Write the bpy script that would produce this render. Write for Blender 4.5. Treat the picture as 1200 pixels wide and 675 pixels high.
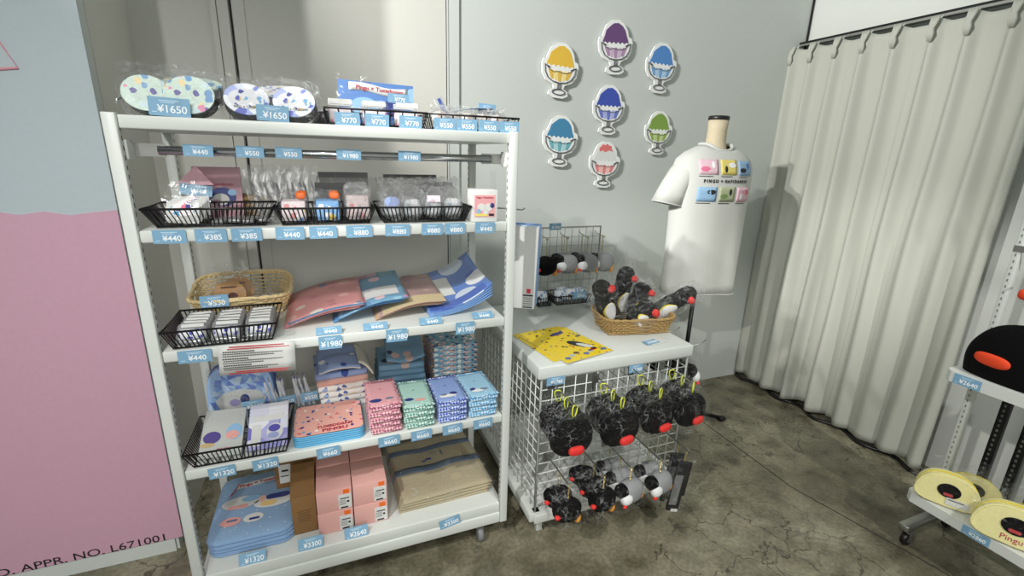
import bpy, bmesh, math, random
from mathutils import Vector, Matrix, Euler, noise

# ------------------------------------------------------------------ scene
for o in list(bpy.data.objects):
    bpy.data.objects.remove(o, do_unlink=True)
S = bpy.context.scene
C = S.collection
PI = math.pi
def R(d): return math.radians(d)

# ------------------------------------------------------------------ camera
CAM_H = 1.6
cam_d = bpy.data.cameras.new('camera')
cam_d.sensor_width = 36
cam_d.lens = 36 * 548.558 / 1200
cam_d.clip_start = .02
cam = bpy.data.objects.new('camera', cam_d)
C.objects.link(cam)
ya, pi_, ro = 0.381523691, 0.278241361, 0.0307271160
fw = Vector((math.sin(ya) * math.cos(pi_), math.cos(ya) * math.cos(pi_), -math.sin(pi_)))
rt0 = Vector((math.cos(ya), -math.sin(ya), 0))
up0 = rt0.cross(fw)
rt = rt0 * math.cos(ro) + up0 * math.sin(ro)
up = -rt0 * math.sin(ro) + up0 * math.cos(ro)
M = Matrix((( rt.x, up.x, -fw.x, 0), (rt.y, up.y, -fw.y, 0), (rt.z, up.z, -fw.z, CAM_H), (0, 0, 0, 1)))
cam.matrix_world = M
S.camera = cam
try: S.cycles.transparent_max_bounces = 32
except Exception: pass

# ------------------------------------------------------------------ light
S.view_settings.view_transform = 'Standard'
S.view_settings.look = 'None'
S.view_settings.gamma = 1
S.view_settings.use_curve_mapping = False
S.view_settings.exposure = 0.0
w = bpy.data.worlds.new('world'); S.world = w
w.use_nodes = True
bg = w.node_tree.nodes['Background']
bg.inputs[0].default_value = (0.93, 1.0, 0.95, 1)
bg.inputs[1].default_value = 0.385

def spot(name, loc, tgt, watts, ang, blend, rad, col=(1.0, 0.985, 0.95)):
    d = bpy.data.lights.new(name, 'SPOT')
    d.energy = watts; d.spot_size = R(ang); d.spot_blend = blend
    d.shadow_soft_size = rad; d.color = col
    o = bpy.data.objects.new(name, d); C.objects.link(o)
    o.location = loc
    o.rotation_euler = (Vector(tgt) - Vector(loc)).to_track_quat('-Z', 'Y').to_euler()
    return o
spot('spot_or_fill', (-1.9, 0.85, 3.1), (1.9, 2.4, 2.05), 390, 44, .7, .035)
spot('spot_or_fill', (-2.6, 0.85, 3.2), (1.75, 2.3, 2.0), 520, 36, .65, .035)
spot('spot_or_fill', (-1.4, -0.1, 3.0), (1.8, 1.4, 0.1), 260, 46, .35, .04)
spot('spot_or_fill', (1.5, -1.7, 3.6), (2.0, .9, 0.1), 300, 46, .5, .05)
spot('spot_or_fill', (-1.2, -1.6, 3.3), (-1.05, 1.9, 1.25), 190, 44, .9, .08)  # added spot that brightens the banner, no visible fixture behind it
spot('spot_or_fill', (-0.45, -0.6, 3.3), (-0.35, 1.7, 0.4), 115, 56, .9, .10)
spot('spot_or_fill', (0.1, -2.3, 2.2), (-0.1, 1.7, 0.55), 150, 46, .9, .5)  # added soft front fill for the shelves, in place of room bounce

# ------------------------------------------------------------------ materials
MATS = {}
def lin(c):
    return c / 12.92 if c <= .04045 else ((c + .055) / 1.055) ** 2.4
def rgb(r, g, b):
    return (lin(r / 255), lin(g / 255), lin(b / 255), 1)

def newmat(name):
    m = bpy.data.materials.new(name); m.use_nodes = True
    nt = m.node_tree
    return m, nt, nt.nodes['Principled BSDF']

def mat(name, col, rough=.5, metal=0, bump=0, bscale=80, var=0, spec=.5, coat=0):
    if name in MATS: return MATS[name]
    m, nt, b = newmat(name)
    N, L = nt.nodes, nt.links
    c = rgb(*col)
    b.inputs['Base Color'].default_value = c
    b.inputs['Roughness'].default_value = rough
    b.inputs['Metallic'].default_value = metal
    b.inputs['Specular IOR Level'].default_value = spec
    b.inputs['Coat Weight'].default_value = coat
    tc = N.new('ShaderNodeTexCoord')
    nz = N.new('ShaderNodeTexNoise')
    nz.inputs['Scale'].default_value = bscale; nz.inputs['Detail'].default_value = 4
    L.new(tc.outputs['Object'], nz.inputs['Vector'])
    if bump:
        bp = N.new('ShaderNodeBump'); bp.inputs['Strength'].default_value = bump
        bp.inputs['Distance'].default_value = .004
        L.new(nz.outputs['Fac'], bp.inputs['Height']); L.new(bp.outputs['Normal'], b.inputs['Normal'])
    v = var or .04
    mx = N.new('ShaderNodeMixRGB'); mx.blend_type = 'MULTIPLY'; mx.inputs['Fac'].default_value = 1
    cr = N.new('ShaderNodeValToRGB')
    cr.color_ramp.elements[0].position = .3; cr.color_ramp.elements[1].position = .7
    cr.color_ramp.elements[0].color = (1 - v, 1 - v, 1 - v, 1); cr.color_ramp.elements[1].color = (1, 1, 1, 1)
    L.new(nz.outputs['Fac'], cr.inputs['Fac'])
    mx.inputs['Color1'].default_value = c; L.new(cr.outputs['Color'], mx.inputs['Color2'])
    L.new(mx.outputs['Color'], b.inputs['Base Color'])
    MATS[name] = m
    return m

def ramp(N, cols, const=True, pos=None):
    cr = N.new('ShaderNodeValToRGB'); e = cr.color_ramp
    e.interpolation = 'CONSTANT' if const else 'LINEAR'
    n = len(cols)
    while len(e.elements) < n: e.elements.new(.5)
    for i, c in enumerate(cols):
        e.elements[i].position = pos[i] if pos else i / n
        e.elements[i].color = rgb(*c)
    return cr

def mat_spots(name, base, cols, scale, thr=.3, rough=.6, bump=.15, stretch=(1, 1, 1)):
    """plain ground scattered with small abstract coloured dabs"""
    if name in MATS: return MATS[name]
    m, nt, b = newmat(name); N, L = nt.nodes, nt.links
    tc = N.new('ShaderNodeTexCoord'); mp = N.new('ShaderNodeMapping'); mp.inputs['Scale'].default_value = stretch
    L.new(tc.outputs['Object'], mp.inputs['Vector'])
    nz = N.new('ShaderNodeTexNoise'); nz.inputs['Scale'].default_value = scale * 1.6
    ad = N.new('ShaderNodeMixRGB'); ad.blend_type = 'ADD'; ad.inputs['Fac'].default_value = .012
    L.new(mp.outputs['Vector'], nz.inputs['Vector']); L.new(mp.outputs['Vector'], ad.inputs['Color1']); L.new(nz.outputs['Color'], ad.inputs['Color2'])
    vo = N.new('ShaderNodeTexVoronoi'); vo.inputs['Scale'].default_value = scale
    L.new(ad.outputs['Color'], vo.inputs['Vector'])
    sx = N.new('ShaderNodeSeparateColor'); L.new(vo.outputs['Color'], sx.inputs['Color'])
    cr = ramp(N, cols); L.new(sx.outputs['Red'], cr.inputs['Fac'])
    lt = N.new('ShaderNodeMath'); lt.operation = 'LESS_THAN'; lt.inputs[1].default_value = thr
    L.new(vo.outputs['Distance'], lt.inputs[0])
    mx = N.new('ShaderNodeMixRGB'); mx.inputs['Color1'].default_value = rgb(*base)
    L.new(lt.outputs[0], mx.inputs['Fac']); L.new(cr.outputs['Color'], mx.inputs['Color2'])
    L.new(mx.outputs['Color'], b.inputs['Base Color'])
    b.inputs['Roughness'].default_value = rough
    n2 = N.new('ShaderNodeTexNoise'); n2.inputs['Scale'].default_value = 400
    L.new(tc.outputs['Object'], n2.inputs['Vector'])
    bp = N.new('ShaderNodeBump'); bp.inputs['Strength'].default_value = bump; bp.inputs['Distance'].default_value = .003
    L.new(n2.outputs['Fac'], bp.inputs['Height']); L.new(bp.outputs['Normal'], b.inputs['Normal'])
    MATS[name] = m
    return m

def mat_facets(name, cols, scale, rough=.5):
    if name in MATS: return MATS[name]
    m, nt, b = newmat(name); N, L = nt.nodes, nt.links
    tc = N.new('ShaderNodeTexCoord')
    vo = N.new('ShaderNodeTexVoronoi'); vo.inputs['Scale'].default_value = scale
    vo.distance = 'MANHATTAN'
    L.new(tc.outputs['Object'], vo.inputs['Vector'])
    sx = N.new('ShaderNodeSeparateColor'); L.new(vo.outputs['Color'], sx.inputs['Color'])
    cr = ramp(N, cols); L.new(sx.outputs['Green'], cr.inputs['Fac'])
    L.new(cr.outputs['Color'], b.inputs['Base Color']); b.inputs['Roughness'].default_value = rough
    MATS[name] = m
    return m

def mat_knit(name, c1, c2, scale=60):
    """zigzag towelling edge"""
    if name in MATS: return MATS[name]
    m, nt, b = newmat(name); N, L = nt.nodes, nt.links
    tc = N.new('ShaderNodeTexCoord')
    mp = N.new('ShaderNodeMapping'); mp.inputs['Rotation'].default_value = (.6, .8, .3)
    L.new(tc.outputs['Object'], mp.inputs['Vector'])
    ck = N.new('ShaderNodeTexChecker'); ck.inputs['Scale'].default_value = scale
    ck.inputs['Color1'].default_value = rgb(*c1); ck.inputs['Color2'].default_value = rgb(*c2)
    L.new(mp.outputs['Vector'], ck.inputs['Vector'])
    L.new(ck.outputs['Color'], b.inputs['Base Color']); b.inputs['Roughness'].default_value = .95
    MATS[name] = m
    return m

def mat_film(name, haze=.0, tint=(1, 1, 1), rough=.09, bump=.9, bscale=34, edge=.15, base=.01, crease=.24):
    """clear polythene: see-through, a little milky, with crinkled glints"""
    if name in MATS: return MATS[name]
    m, nt, b = newmat(name); N, L = nt.nodes, nt.links
    N.remove(b)
    out = N['Material Output']
    tr = N.new('ShaderNodeBsdfTransparent'); tr.inputs[0].default_value = (*tint, 1)
    gl = N.new('ShaderNodeBsdfGlossy'); gl.inputs['Roughness'].default_value = rough
    df = N.new('ShaderNodeBsdfDiffuse'); df.inputs[0].default_value = (.8, .82, .82, 1)
    tc = N.new('ShaderNodeTexCoord')
    nz = N.new('ShaderNodeTexNoise'); nz.inputs['Scale'].default_value = bscale; nz.inputs['Detail'].default_value = 3
    nz.inputs['Distortion'].default_value = 1.5
    L.new(tc.outputs['Object'], nz.inputs['Vector'])
    if bump > .5:
        vo = N.new('ShaderNodeTexVoronoi'); vo.inputs['Scale'].default_value = bscale * 1.6
        ad = N.new('ShaderNodeMixRGB'); ad.blend_type = 'ADD'; ad.inputs[0].default_value = .03
        L.new(tc.outputs['Object'], ad.inputs[1]); L.new(nz.outputs['Color'], ad.inputs[2]); L.new(ad.outputs[0], vo.inputs['Vector'])
        ht = vo.outputs['Distance']
    else: ht = nz.outputs['Fac']
    bp = N.new('ShaderNodeBump'); bp.inputs['Strength'].default_value = bump; bp.inputs['Distance'].default_value = .02
    L.new(ht, bp.inputs['Height'])
    L.new(bp.outputs['Normal'], gl.inputs['Normal'])
    lw = N.new('ShaderNodeLayerWeight'); lw.inputs['Blend'].default_value = .18
    L.new(bp.outputs['Normal'], lw.inputs['Normal'])
    mr = N.new('ShaderNodeMath'); mr.operation = 'MULTIPLY_ADD'
    mr.inputs[1].default_value = edge; mr.inputs[2].default_value = base
    L.new(lw.outputs['Facing'], mr.inputs[0])
    m1 = N.new('ShaderNodeMixShader'); m1.inputs[0].default_value = haze
    if bump > .5:
        # milky lines along folded creases, painted in to stand for sharp glints
        ve = N.new('ShaderNodeTexVoronoi'); ve.feature = 'DISTANCE_TO_EDGE'; ve.inputs['Scale'].default_value = bscale * .9
        L.new(ad.outputs[0], ve.inputs['Vector'])
        cr = N.new('ShaderNodeMapRange'); cr.inputs['From Min'].default_value = .0; cr.inputs['From Max'].default_value = .045
        cr.inputs['To Min'].default_value = crease; cr.inputs['To Max'].default_value = 0
        L.new(ve.outputs['Distance'], cr.inputs['Value'])
        n3 = N.new('ShaderNodeTexNoise'); n3.inputs['Scale'].default_value = bscale * .55
        L.new(tc.outputs['Object'], n3.inputs['Vector'])
        c3 = N.new('ShaderNodeMapRange'); c3.inputs['From Min'].default_value = .46; c3.inputs['From Max'].default_value = .62
        L.new(n3.outputs['Fac'], c3.inputs['Value'])
        mm = N.new('ShaderNodeMath'); mm.operation = 'MULTIPLY_ADD'; mm.inputs[2].default_value = haze
        L.new(cr.outputs['Result'], mm.inputs[0]); L.new(c3.outputs['Result'], mm.inputs[1])
        L.new(mm.outputs[0], m1.inputs[0])
    L.new(tr.outputs[0], m1.inputs[1]); L.new(df.outputs[0], m1.inputs[2])
    m2 = N.new('ShaderNodeMixShader'); L.new(mr.outputs[0], m2.inputs[0])
    L.new(m1.outputs[0], m2.inputs[1]); L.new(gl.outputs[0], m2.inputs[2])
    L.new(m2.outputs[0], out.inputs['Surface'])
    MATS[name] = m
    return m

def mat_floor():
    m, nt, b = newmat('worn_concrete'); N, L = nt.nodes, nt.links
    tc = N.new('ShaderNodeTexCoord')
    def nz(s, d=5, dist=0.0):
        n = N.new('ShaderNodeTexNoise'); n.inputs['Scale'].default_value = s; n.inputs['Detail'].default_value = d
        n.inputs['Distortion'].default_value = dist
        L.new(tc.outputs['Object'], n.inputs['Vector']); return n
    big = nz(1.3, 6, .6); mid = nz(7, 8, .3); fine = nz(60, 4)
    cr = ramp(N, [(110, 105, 86), (142, 137, 116), (166, 161, 140)], False, [.32, .5, .7])
    L.new(big.outputs['Fac'], cr.inputs['Fac'])
    cm = ramp(N, [(150, 146, 138), (255, 255, 252)], False, [.33, .6]); L.new(mid.outputs['Fac'], cm.inputs['Fac'])
    m1 = N.new('ShaderNodeMixRGB'); m1.blend_type = 'MULTIPLY'; m1.inputs[0].default_value = .75
    L.new(cr.outputs[0], m1.inputs[1]); L.new(cm.outputs[0], m1.inputs[2])
    cf = ramp(N, [(215, 215, 215), (255, 255, 255)], False, [.4, .6]); L.new(fine.outputs['Fac'], cf.inputs['Fac'])
    m2 = N.new('ShaderNodeMixRGB'); m2.blend_type = 'MULTIPLY'; m2.inputs[0].default_value = .8
    L.new(m1.outputs[0], m2.inputs[1]); L.new(cf.outputs[0], m2.inputs[2])
    # dark brown worn stains
    st = nz(2.6, 9, 1.2)
    cs = ramp(N, [(0, 0, 0), (0, 0, 0), (255, 255, 255)], False, [0, .56, .66]); L.new(st.outputs['Fac'], cs.inputs['Fac'])
    m3 = N.new('ShaderNodeMixRGB'); L.new(cs.outputs[0], m3.inputs[0])
    ml = N.new('ShaderNodeMath'); ml.operation = 'MULTIPLY'; ml.inputs[1].default_value = .45
    L.new(cs.outputs[0], ml.inputs[0]); L.new(ml.outputs[0], m3.inputs[0])
    L.new(m2.outputs[0], m3.inputs[1]); m3.inputs[2].default_value = rgb(70, 63, 50)
    # crack network
    ws = N.new('ShaderNodeMixRGB'); ws.blend_type = 'ADD'; ws.inputs[0].default_value = .25
    L.new(tc.outputs['Object'], ws.inputs[1]); L.new(mid.outputs['Color'], ws.inputs[2])
    last = m3
    for sc, wd, st_ in ((4.2, .012, .75), (9.5, .016, .4)):
        vo = N.new('ShaderNodeTexVoronoi'); vo.feature = 'DISTANCE_TO_EDGE'; vo.inputs['Scale'].default_value = sc
        L.new(ws.outputs[0], vo.inputs['Vector'])
        lt = N.new('ShaderNodeMath'); lt.operation = 'LESS_THAN'; lt.inputs[1].default_value = wd
        L.new(vo.outputs['Distance'], lt.inputs[0])
        gt = N.new('ShaderNodeMath'); gt.operation = 'GREATER_THAN'; gt.inputs[1].default_value = .5
        L.new((big if sc < 5 else st).outputs['Fac'], gt.inputs[0])
        mu = N.new('ShaderNodeMath'); mu.operation = 'MULTIPLY'; L.new(lt.outputs[0], mu.inputs[0]); L.new(gt.outputs[0], mu.inputs[1])
        m4 = N.new('ShaderNodeMath'); m4.operation = 'MULTIPLY'; m4.inputs[1].default_value = st_; L.new(mu.outputs[0], m4.inputs[0])
        mm = N.new('ShaderNodeMixRGB'); L.new(m4.outputs[0], mm.inputs[0]); L.new(last.outputs[0], mm.inputs[1])
        mm.inputs[2].default_value = rgb(58, 52, 44); last = mm
    L.new(last.outputs[0], b.inputs['Base Color'])
    rr = ramp(N, [(130, 130, 130), (200, 200, 200)], False, [.35, .65]); L.new(mid.outputs['Fac'], rr.inputs['Fac'])
    L.new(rr.outputs[0], b.inputs['Roughness'])
    bp = N.new('ShaderNodeBump'); bp.inputs['Strength'].default_value = .25; bp.inputs['Distance'].default_value = .004
    L.new(mid.outputs['Fac'], bp.inputs['Height']); L.new(bp.outputs['Normal'], b.inputs['Normal'])
    return m

WHITE = mat('white_enamel', (216, 220, 215), .35, var=.02)
WALLC = mat('painted_wall', (202, 207, 203), .75, bump=.1, bscale=160, var=.02)
WALLW = mat('painted_panel', (208, 207, 200), .7, bump=.1, bscale=120, var=.02)
WALLR = mat('painted_wall_side', (214, 217, 212), .75, bump=.1, bscale=160, var=.02)
SEAM = mat('dark_seam', (18, 18, 18), .8)
BLACK = mat('black_plastic', (16, 16, 17), .35)
BLACKM = mat('black_metal', (22, 22, 23), .4, .3)
CHROME = mat('chrome', (200, 202, 205), .16, 1.0)
STEEL = mat('galvanised_steel', (168, 168, 164), .35, .9)
BRASS = mat('pale_brass', (196, 176, 112), .3, .9)
YELM = mat('yellow_carabiner', (214, 222, 60), .35)
FILM = mat_film('clear_film')
FILMX = mat_film('crinkled_film', .012, rough=.1, bump=1.0, bscale=34, edge=.25, base=.03, crease=.45)
FILMT = mat_film('thin_clear_sleeve', .008, rough=.08, bump=.25, bscale=8, edge=.15)
FILMS = mat_film('silvery_film', .09, rough=.2, bump=1.0, bscale=48, edge=.5, base=.12, crease=.6)
ACRYL = mat_film('clear_acrylic', .03, rough=.05, bump=.0, bscale=3, edge=.3)
TAGB = mat('tag_blue', (126, 170, 200), .55, var=.01)
TAGW = mat('tag_white_ink', (246, 249, 250), .6, var=.01)
TAGI = mat('tag_pale_ink', (196, 222, 238), .6, var=.01)
INKB = mat('ink_black', (28, 28, 30), .7)
INKR = mat('ink_red', (200, 40, 48), .7)
INKRD = mat('ink_crimson', (178, 44, 66), .7)
PAPER = mat('white_paper', (220, 221, 218), .7)
CARD = mat('kraft_cardboard', (140, 104, 62), .85, bump=.1, bscale=120, var=.1)
PINKC = mat('pink_carton', (226, 172, 164), .7, var=.03)
ORANGE = mat('orange_sticker', (240, 112, 36), .55)
WICK = mat('wicker_straw', (246, 222, 168), .7, bump=.4, bscale=200, var=.35)
WICKD = mat('wicker_brown', (190, 156, 100), .7, bump=.4, bscale=200, var=.4)
PLUSH = mat('black_plush', (9, 9, 10), .9, bump=.6, bscale=260, var=.3, spec=.15)
RED = mat('red_felt', (222, 44, 38), .75, bump=.3, bscale=200)
REDO = mat('orange_red_plush', (236, 72, 30), .8, bump=.4, bscale=240)
CREAM = mat('cream_felt', (232, 206, 150), .85, bump=.3, bscale=200)
ORFELT = mat('orange_felt', (232, 160, 60), .85, bump=.3, bscale=200)
GREYP = mat('grey_plush', (150, 152, 154), .9, bump=.6, bscale=260, var=.15)
WHITEP = mat('white_plush', (236, 237, 236), .9, bump=.5, bscale=260)
YELP = mat('pale_yellow_canvas', (240, 232, 166), .8, bump=.3, bscale=260)
YELD = mat('deep_yellow_piping', (226, 208, 60), .7)

# ------------------------------------------------------------------ mesh tools
class MB:
    def __init__(s): s.v = []; s.f = []; s.m = []; s.mats = []; s.sm = []
    def add(s, vs, fs, mt, M=None, smooth=False):
        o = len(s.v)
        if mt not in s.mats: s.mats.append(mt)
        k = s.mats.index(mt)
        for p in vs:
            p = Vector(p)
            if M is not None: p = M @ p
            s.v.append(p)
        for f in fs:
            s.f.append([i + o for i in f]); s.m.append(k); s.sm.append(smooth)
        return s
    def box(s, mt, c, d, M=None):
        x, y, z = d[0] / 2, d[1] / 2, d[2] / 2
        vs = [(c[0] + i * x, c[1] + j * y, c[2] + k * z) for i in (-1, 1) for j in (-1, 1) for k in (-1, 1)]
        return s.add(vs, [(0, 1, 3, 2), (4, 6, 7, 5), (0, 4, 5, 1), (2, 3, 7, 6), (0, 2, 6, 4), (1, 5, 7, 3)], mt, M)
    def rbox(s, mt, c, d, r=.004, seg=2, M=None, smooth=True):
        bm = bmesh.new(); bmesh.ops.create_cube(bm, size=1)
        for v in bm.verts: v.co = Vector((v.co.x * d[0], v.co.y * d[1], v.co.z * d[2]))
        r = min(r, min(d) * .49)
        bmesh.ops.bevel(bm, geom=bm.edges[:], offset=r, segments=seg, profile=.5, affect='EDGES')
        bm.verts.index_update()
        vs = [v.co + Vector(c) for v in bm.verts]; fs = [[v.index for v in f.verts] for f in bm.faces]
        bm.free()
        return s.add(vs, fs, mt, M, smooth)
    def tube(s, mt, pts, r, n=8, closed=False, M=None):
        pts = [Vector(p) for p in pts]; N = len(pts); vs = []; fs = []
        prev = None
        for i, p in enumerate(pts):
            a = pts[(i - 1) % N] if closed or i else pts[0]
            b = pts[(i + 1) % N] if closed or i < N - 1 else pts[-1]
            t = (b - a)
            t = t.normalized() if t.length > 1e-9 else Vector((0, 0, 1))
            if prev is None:
                h = Vector((0, 0, 1)) if abs(t.z) < .9 else Vector((1, 0, 0))
                u = t.cross(h).normalized()
            else:
                u = (prev - t * prev.dot(t))
                u = u.normalized() if u.length > 1e-6 else t.orthogonal().normalized()
            prev = u; q = t.cross(u)
            rr = r[i] if isinstance(r, (list, tuple)) else r
            for k in range(n):
                an = 2 * PI * k / n
                vs.append(p + u * math.cos(an) * rr + q * math.sin(an) * rr)
        for i in range(N if closed else N - 1):
            for k in range(n):
                a = i * n + k; b = i * n + (k + 1) % n
                c = ((i + 1) % N) * n + (k + 1) % n; d = ((i + 1) % N) * n + k
                fs.append((a, b, c, d))
        if not closed:
            fs.append(list(range(n))[::-1]); fs.append([(N - 1) * n + k for k in range(n)])
        return s.add(vs, fs, mt, M, n > 5)
    def lathe(s, mt, prof, n=24, M=None, sx=1, sy=1, smooth=True):
        vs = []; fs = []
        for r, z in prof:
            for k in range(n):
                a = 2 * PI * k / n
                vs.append((r * sx * math.cos(a), r * sy * math.sin(a), z))
        for i in range(len(prof) - 1):
            for k in range(n):
                fs.append((i * n + k, i * n + (k + 1) % n, (i + 1) * n + (k + 1) % n, (i + 1) * n + k))
        fs.append(list(range(n))[::-1]); fs.append([(len(prof) - 1) * n + k for k in range(n)])
        return s.add(vs, fs, mt, M, smooth)
    def prism(s, mt, outl, y0, y1, M=None):
        """outline in x,z extruded from y0 (front) to y1 (back)"""
        n = len(outl)
        vs = [(x, y0, z) for x, z in outl] + [(x, y1, z) for x, z in outl]
        fs = [list(range(n)), list(range(n, 2 * n))[::-1]]
        for i in range(n):
            j = (i + 1) % n; fs.append((i, i + n, j + n, j))
        return s.add(vs, fs, mt, M)
    def sheet(s, mt, fn, nu, nv, th=.001, M=None, smooth=True, side=None):
        """solid sheet of thickness th; fn(u,v)->Vector"""
        P = [[Vector(fn(i / nu, j / nv)) for j in range(nv + 1)] for i in range(nu + 1)]
        top = []; bot = []
        for i in range(nu + 1):
            for j in range(nv + 1):
                du = P[min(i + 1, nu)][j] - P[max(i - 1, 0)][j]; dv = P[i][min(j + 1, nv)] - P[i][max(j - 1, 0)]
                nn = du.cross(dv)
                nn = nn.normalized() if nn.length > 1e-12 else Vector((0, 0, 1))
                top.append(P[i][j] + nn * th / 2); bot.append(P[i][j] - nn * th / 2)
        if th <= .0006:
            w_ = nv + 1
            return s.add([p for r_ in P for p in r_], [(i * w_ + j, (i + 1) * w_ + j, (i + 1) * w_ + j + 1, i * w_ + j + 1) for i in range(nu) for j in range(nv)], mt, M, smooth)
        w_ = nv + 1; o = len(top); fs = []; fe = []
        for i in range(nu):
            for j in range(nv):
                a, b, c, d = i * w_ + j, (i + 1) * w_ + j, (i + 1) * w_ + j + 1, i * w_ + j + 1
                fs.append((a, b, c, d)); fs.append((d + o, c + o, b + o, a + o))
        for i in range(nu):
            a, b = i * w_, (i + 1) * w_; fe.append((a, a + o, b + o, b))
            a, b = i * w_ + nv, (i + 1) * w_ + nv; fe.append((a, b, b + o, a + o))
        for j in range(nv):
            a, b = j, j + 1; fe.append((a, b, b + o, a + o))
            a, b = nu * w_ + j, nu * w_ + j + 1; fe.append((a, a + o, b + o, b))
        if side is None or side is mt:
            return s.add(top + bot, fs + fe, mt, M, smooth)
        s.add(top + bot, fs, mt, M, smooth)
        return s.add(top + bot, fe, side, M, False)
    def pillow(s, mt, c, d, e=.6, nu=16, nv=10, nz=0, seed=0, freq=9, M=None, smooth=True):
        """superellipsoid, optionally crumpled"""
        vs = []; fs = []
        def p(x, e_): return math.copysign(abs(x) ** e_, x)
        for j in range(nv + 1):
            ph = -PI / 2 + PI * j / nv
            for i in range(nu):
                th = 2 * PI * i / nu
                x = p(math.cos(ph), e) * p(math.cos(th), e); y = p(math.cos(ph), e) * p(math.sin(th), e); z = p(math.sin(ph), e)
                q = Vector((x * d[0] / 2, y * d[1] / 2, z * d[2] / 2))
                if nz:
                    k = noise.noise(q * freq + Vector((seed * 7.3, seed * 3.1, 0)))
                    k2 = abs(noise.noise(q * freq * 2.3 + Vector((0, seed * 5.7, seed))))
                    q *= 1 + nz * (k - k2 * .9)
                vs.append(q + Vector(c))
        for j in range(nv):
            for i in range(nu):
                fs.append((j * nu + i, j * nu + (i + 1) % nu, (j + 1) * nu + (i + 1) % nu, (j + 1) * nu + i))
        return s.add(vs, fs, mt, M, smooth)
    def build(s, name, parent=None, loc=None, rot=None):
        me = bpy.data.meshes.new(name)
        me.from_pydata([tuple(v) for v in s.v], [], s.f)
        for m_ in s.mats: me.materials.append(m_)
        me.polygons.foreach_set('material_index', s.m)
        me.polygons.foreach_set('use_smooth', s.sm)
        bm = bmesh.new(); bm.from_mesh(me)
        bmesh.ops.remove_doubles(bm, verts=bm.verts, dist=1e-6)
        bmesh.ops.recalc_face_normals(bm, faces=bm.faces)
        bm.to_mesh(me); bm.free(); me.update()
        o = bpy.data.objects.new(name, me); C.objects.link(o)
        if parent is not None: o.parent = parent
        if loc is not None: o.location = loc
        if rot is not None: o.rotation_euler = rot
        return o

def tag(o, label, cat, group=None):
    o['label'] = label; o['category'] = cat
    if group: o['group'] = group
    return o
def thing(name, label, cat, loc=(0, 0, 0), rot=(0, 0, 0), group=None):
    o = bpy.data.objects.new(name, None); C.objects.link(o)
    o.empty_display_size = .05
    o.location = loc; o.rotation_euler = rot
    return tag(o, label, cat, group)
def struct(o): o['kind'] = 'structure'; return o
def copy_tree(o, parent=None):
    c = o.copy(); C.objects.link(c)
    if parent is not None: c.parent = parent
    for ch in list(o.children): copy_tree(ch, c)
    return c
def dup(o, label, loc=None, rot=None, scale=None):
    c = copy_tree(o); c['label'] = label
    if loc is not None: c.location = loc
    if rot is not None: c.rotation_euler = rot
    if scale is not None: c.scale = scale
    return c

TXT = {}
def text(body, size, mt, parent, loc, rot=(PI / 2, 0, 0), name='lettering', align='CENTER', ext=.0004, bold=0.0, sx=1.0, space=1.0):
    key = (body, size, mt.name, align, ext, bold, space)
    if key not in TXT:
        cu = bpy.data.curves.new('lettering', 'FONT')
        cu.body = body; cu.size = size; cu.align_x = align; cu.align_y = 'CENTER'
        cu.extrude = ext; cu.offset = bold; cu.space_character = space
        cu.resolution_u = 3
        ob = bpy.data.objects.new('lettering', cu)
        me = bpy.data.meshes.new_from_object(ob)
        bpy.data.objects.remove(ob); bpy.data.curves.remove(cu)
        me.materials.clear(); me.materials.append(mt)
        TXT[key] = me
    o = bpy.data.objects.new(name, TXT[key]); C.objects.link(o)
    o.parent = parent; o.location = loc; o.rotation_euler = rot
    o.scale = (sx, 1, 1)
    return o

TAGCAP = {}
def price(p, loc, label, w=.074, h=.036, rot=(0, 0, 0), group='blue price tags', size=None):
    mb = MB().box(TAGB, (0, 0, 0), (w, .0012, h))
    o = mb.build('price_tag', None, loc, rot)
    tag(o, label, 'price tag', group)
    text(p, size or h * .56, TAGW, o, (w * .07, -.0010, -h * .14), name='price_text', bold=.0003)
    c = MB()
    c.box(TAGI, (0, 0, 0), (w * .48, .0006, h * .05)).box(TAGI, (-w * .03, 0, -h * .1), (w * .34, .0006, h * .04)).box(TAGI, (-w * .36, 0, -h * .62), (w * .12, .0006, h * .04))
    c.build('caption_line', o, (0, -.0008, h * .32))
    return o

def rr_outline(w, h, r, n=5, cx=0, cz=0):
    pts = []
    for sx, sz, a0 in ((1, 1, 0), (-1, 1, 90), (-1, -1, 180), (1, -1, 270)):
        for k in range(n + 1):
            a = R(a0 + 90 * k / n)
            pts.append((cx + sx * (w / 2 - r) + r * math.cos(a), cz + sz * (h / 2 - r) + r * math.sin(a)))
    return pts
def ell(rx, rz, n=28, cx=0, cz=0):
    return [(cx + rx * math.cos(2 * PI * k / n), cz + rz * math.sin(2 * PI * k / n)) for k in range(n)]
def T(x, y, z): return Matrix.Translation((x, y, z))
def RX(d): return Matrix.Rotation(R(d), 4, 'X')
def RY(d): return Matrix.Rotation(R(d), 4, 'Y')
def RZ(d): return Matrix.Rotation(R(d), 4, 'Z')

def bag(parent, c, d, seed, name='clear_bag', flap=.25, m=None, e=.75, nz=.28, nu=14, nv=10):
    """crinkled polythene bag around something, with a crimped flap above"""
    m = m or FILMX
    b = MB().pillow(m, c, d, e, nu, nv, nz, seed, 1.1 / max(d) * 2.2, smooth=False)
    if flap:
        H = d[2] * flap
        def fn(u, v):
            q = noise.noise(Vector((u * 5, v * 3, seed)))
            return (c[0] + (u - .5) * d[0] * (.8 + .25 * v), c[1] + q * .25 * d[1] + .15 * d[1] * v, c[2] + d[2] * .40 + v * H * (1 + .35 * noise.noise(Vector((u * 4, 0, seed * 2)))))
        b.sheet(m, fn, 9, 3, .0006, smooth=False)
    return b.build(name, parent)

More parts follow.
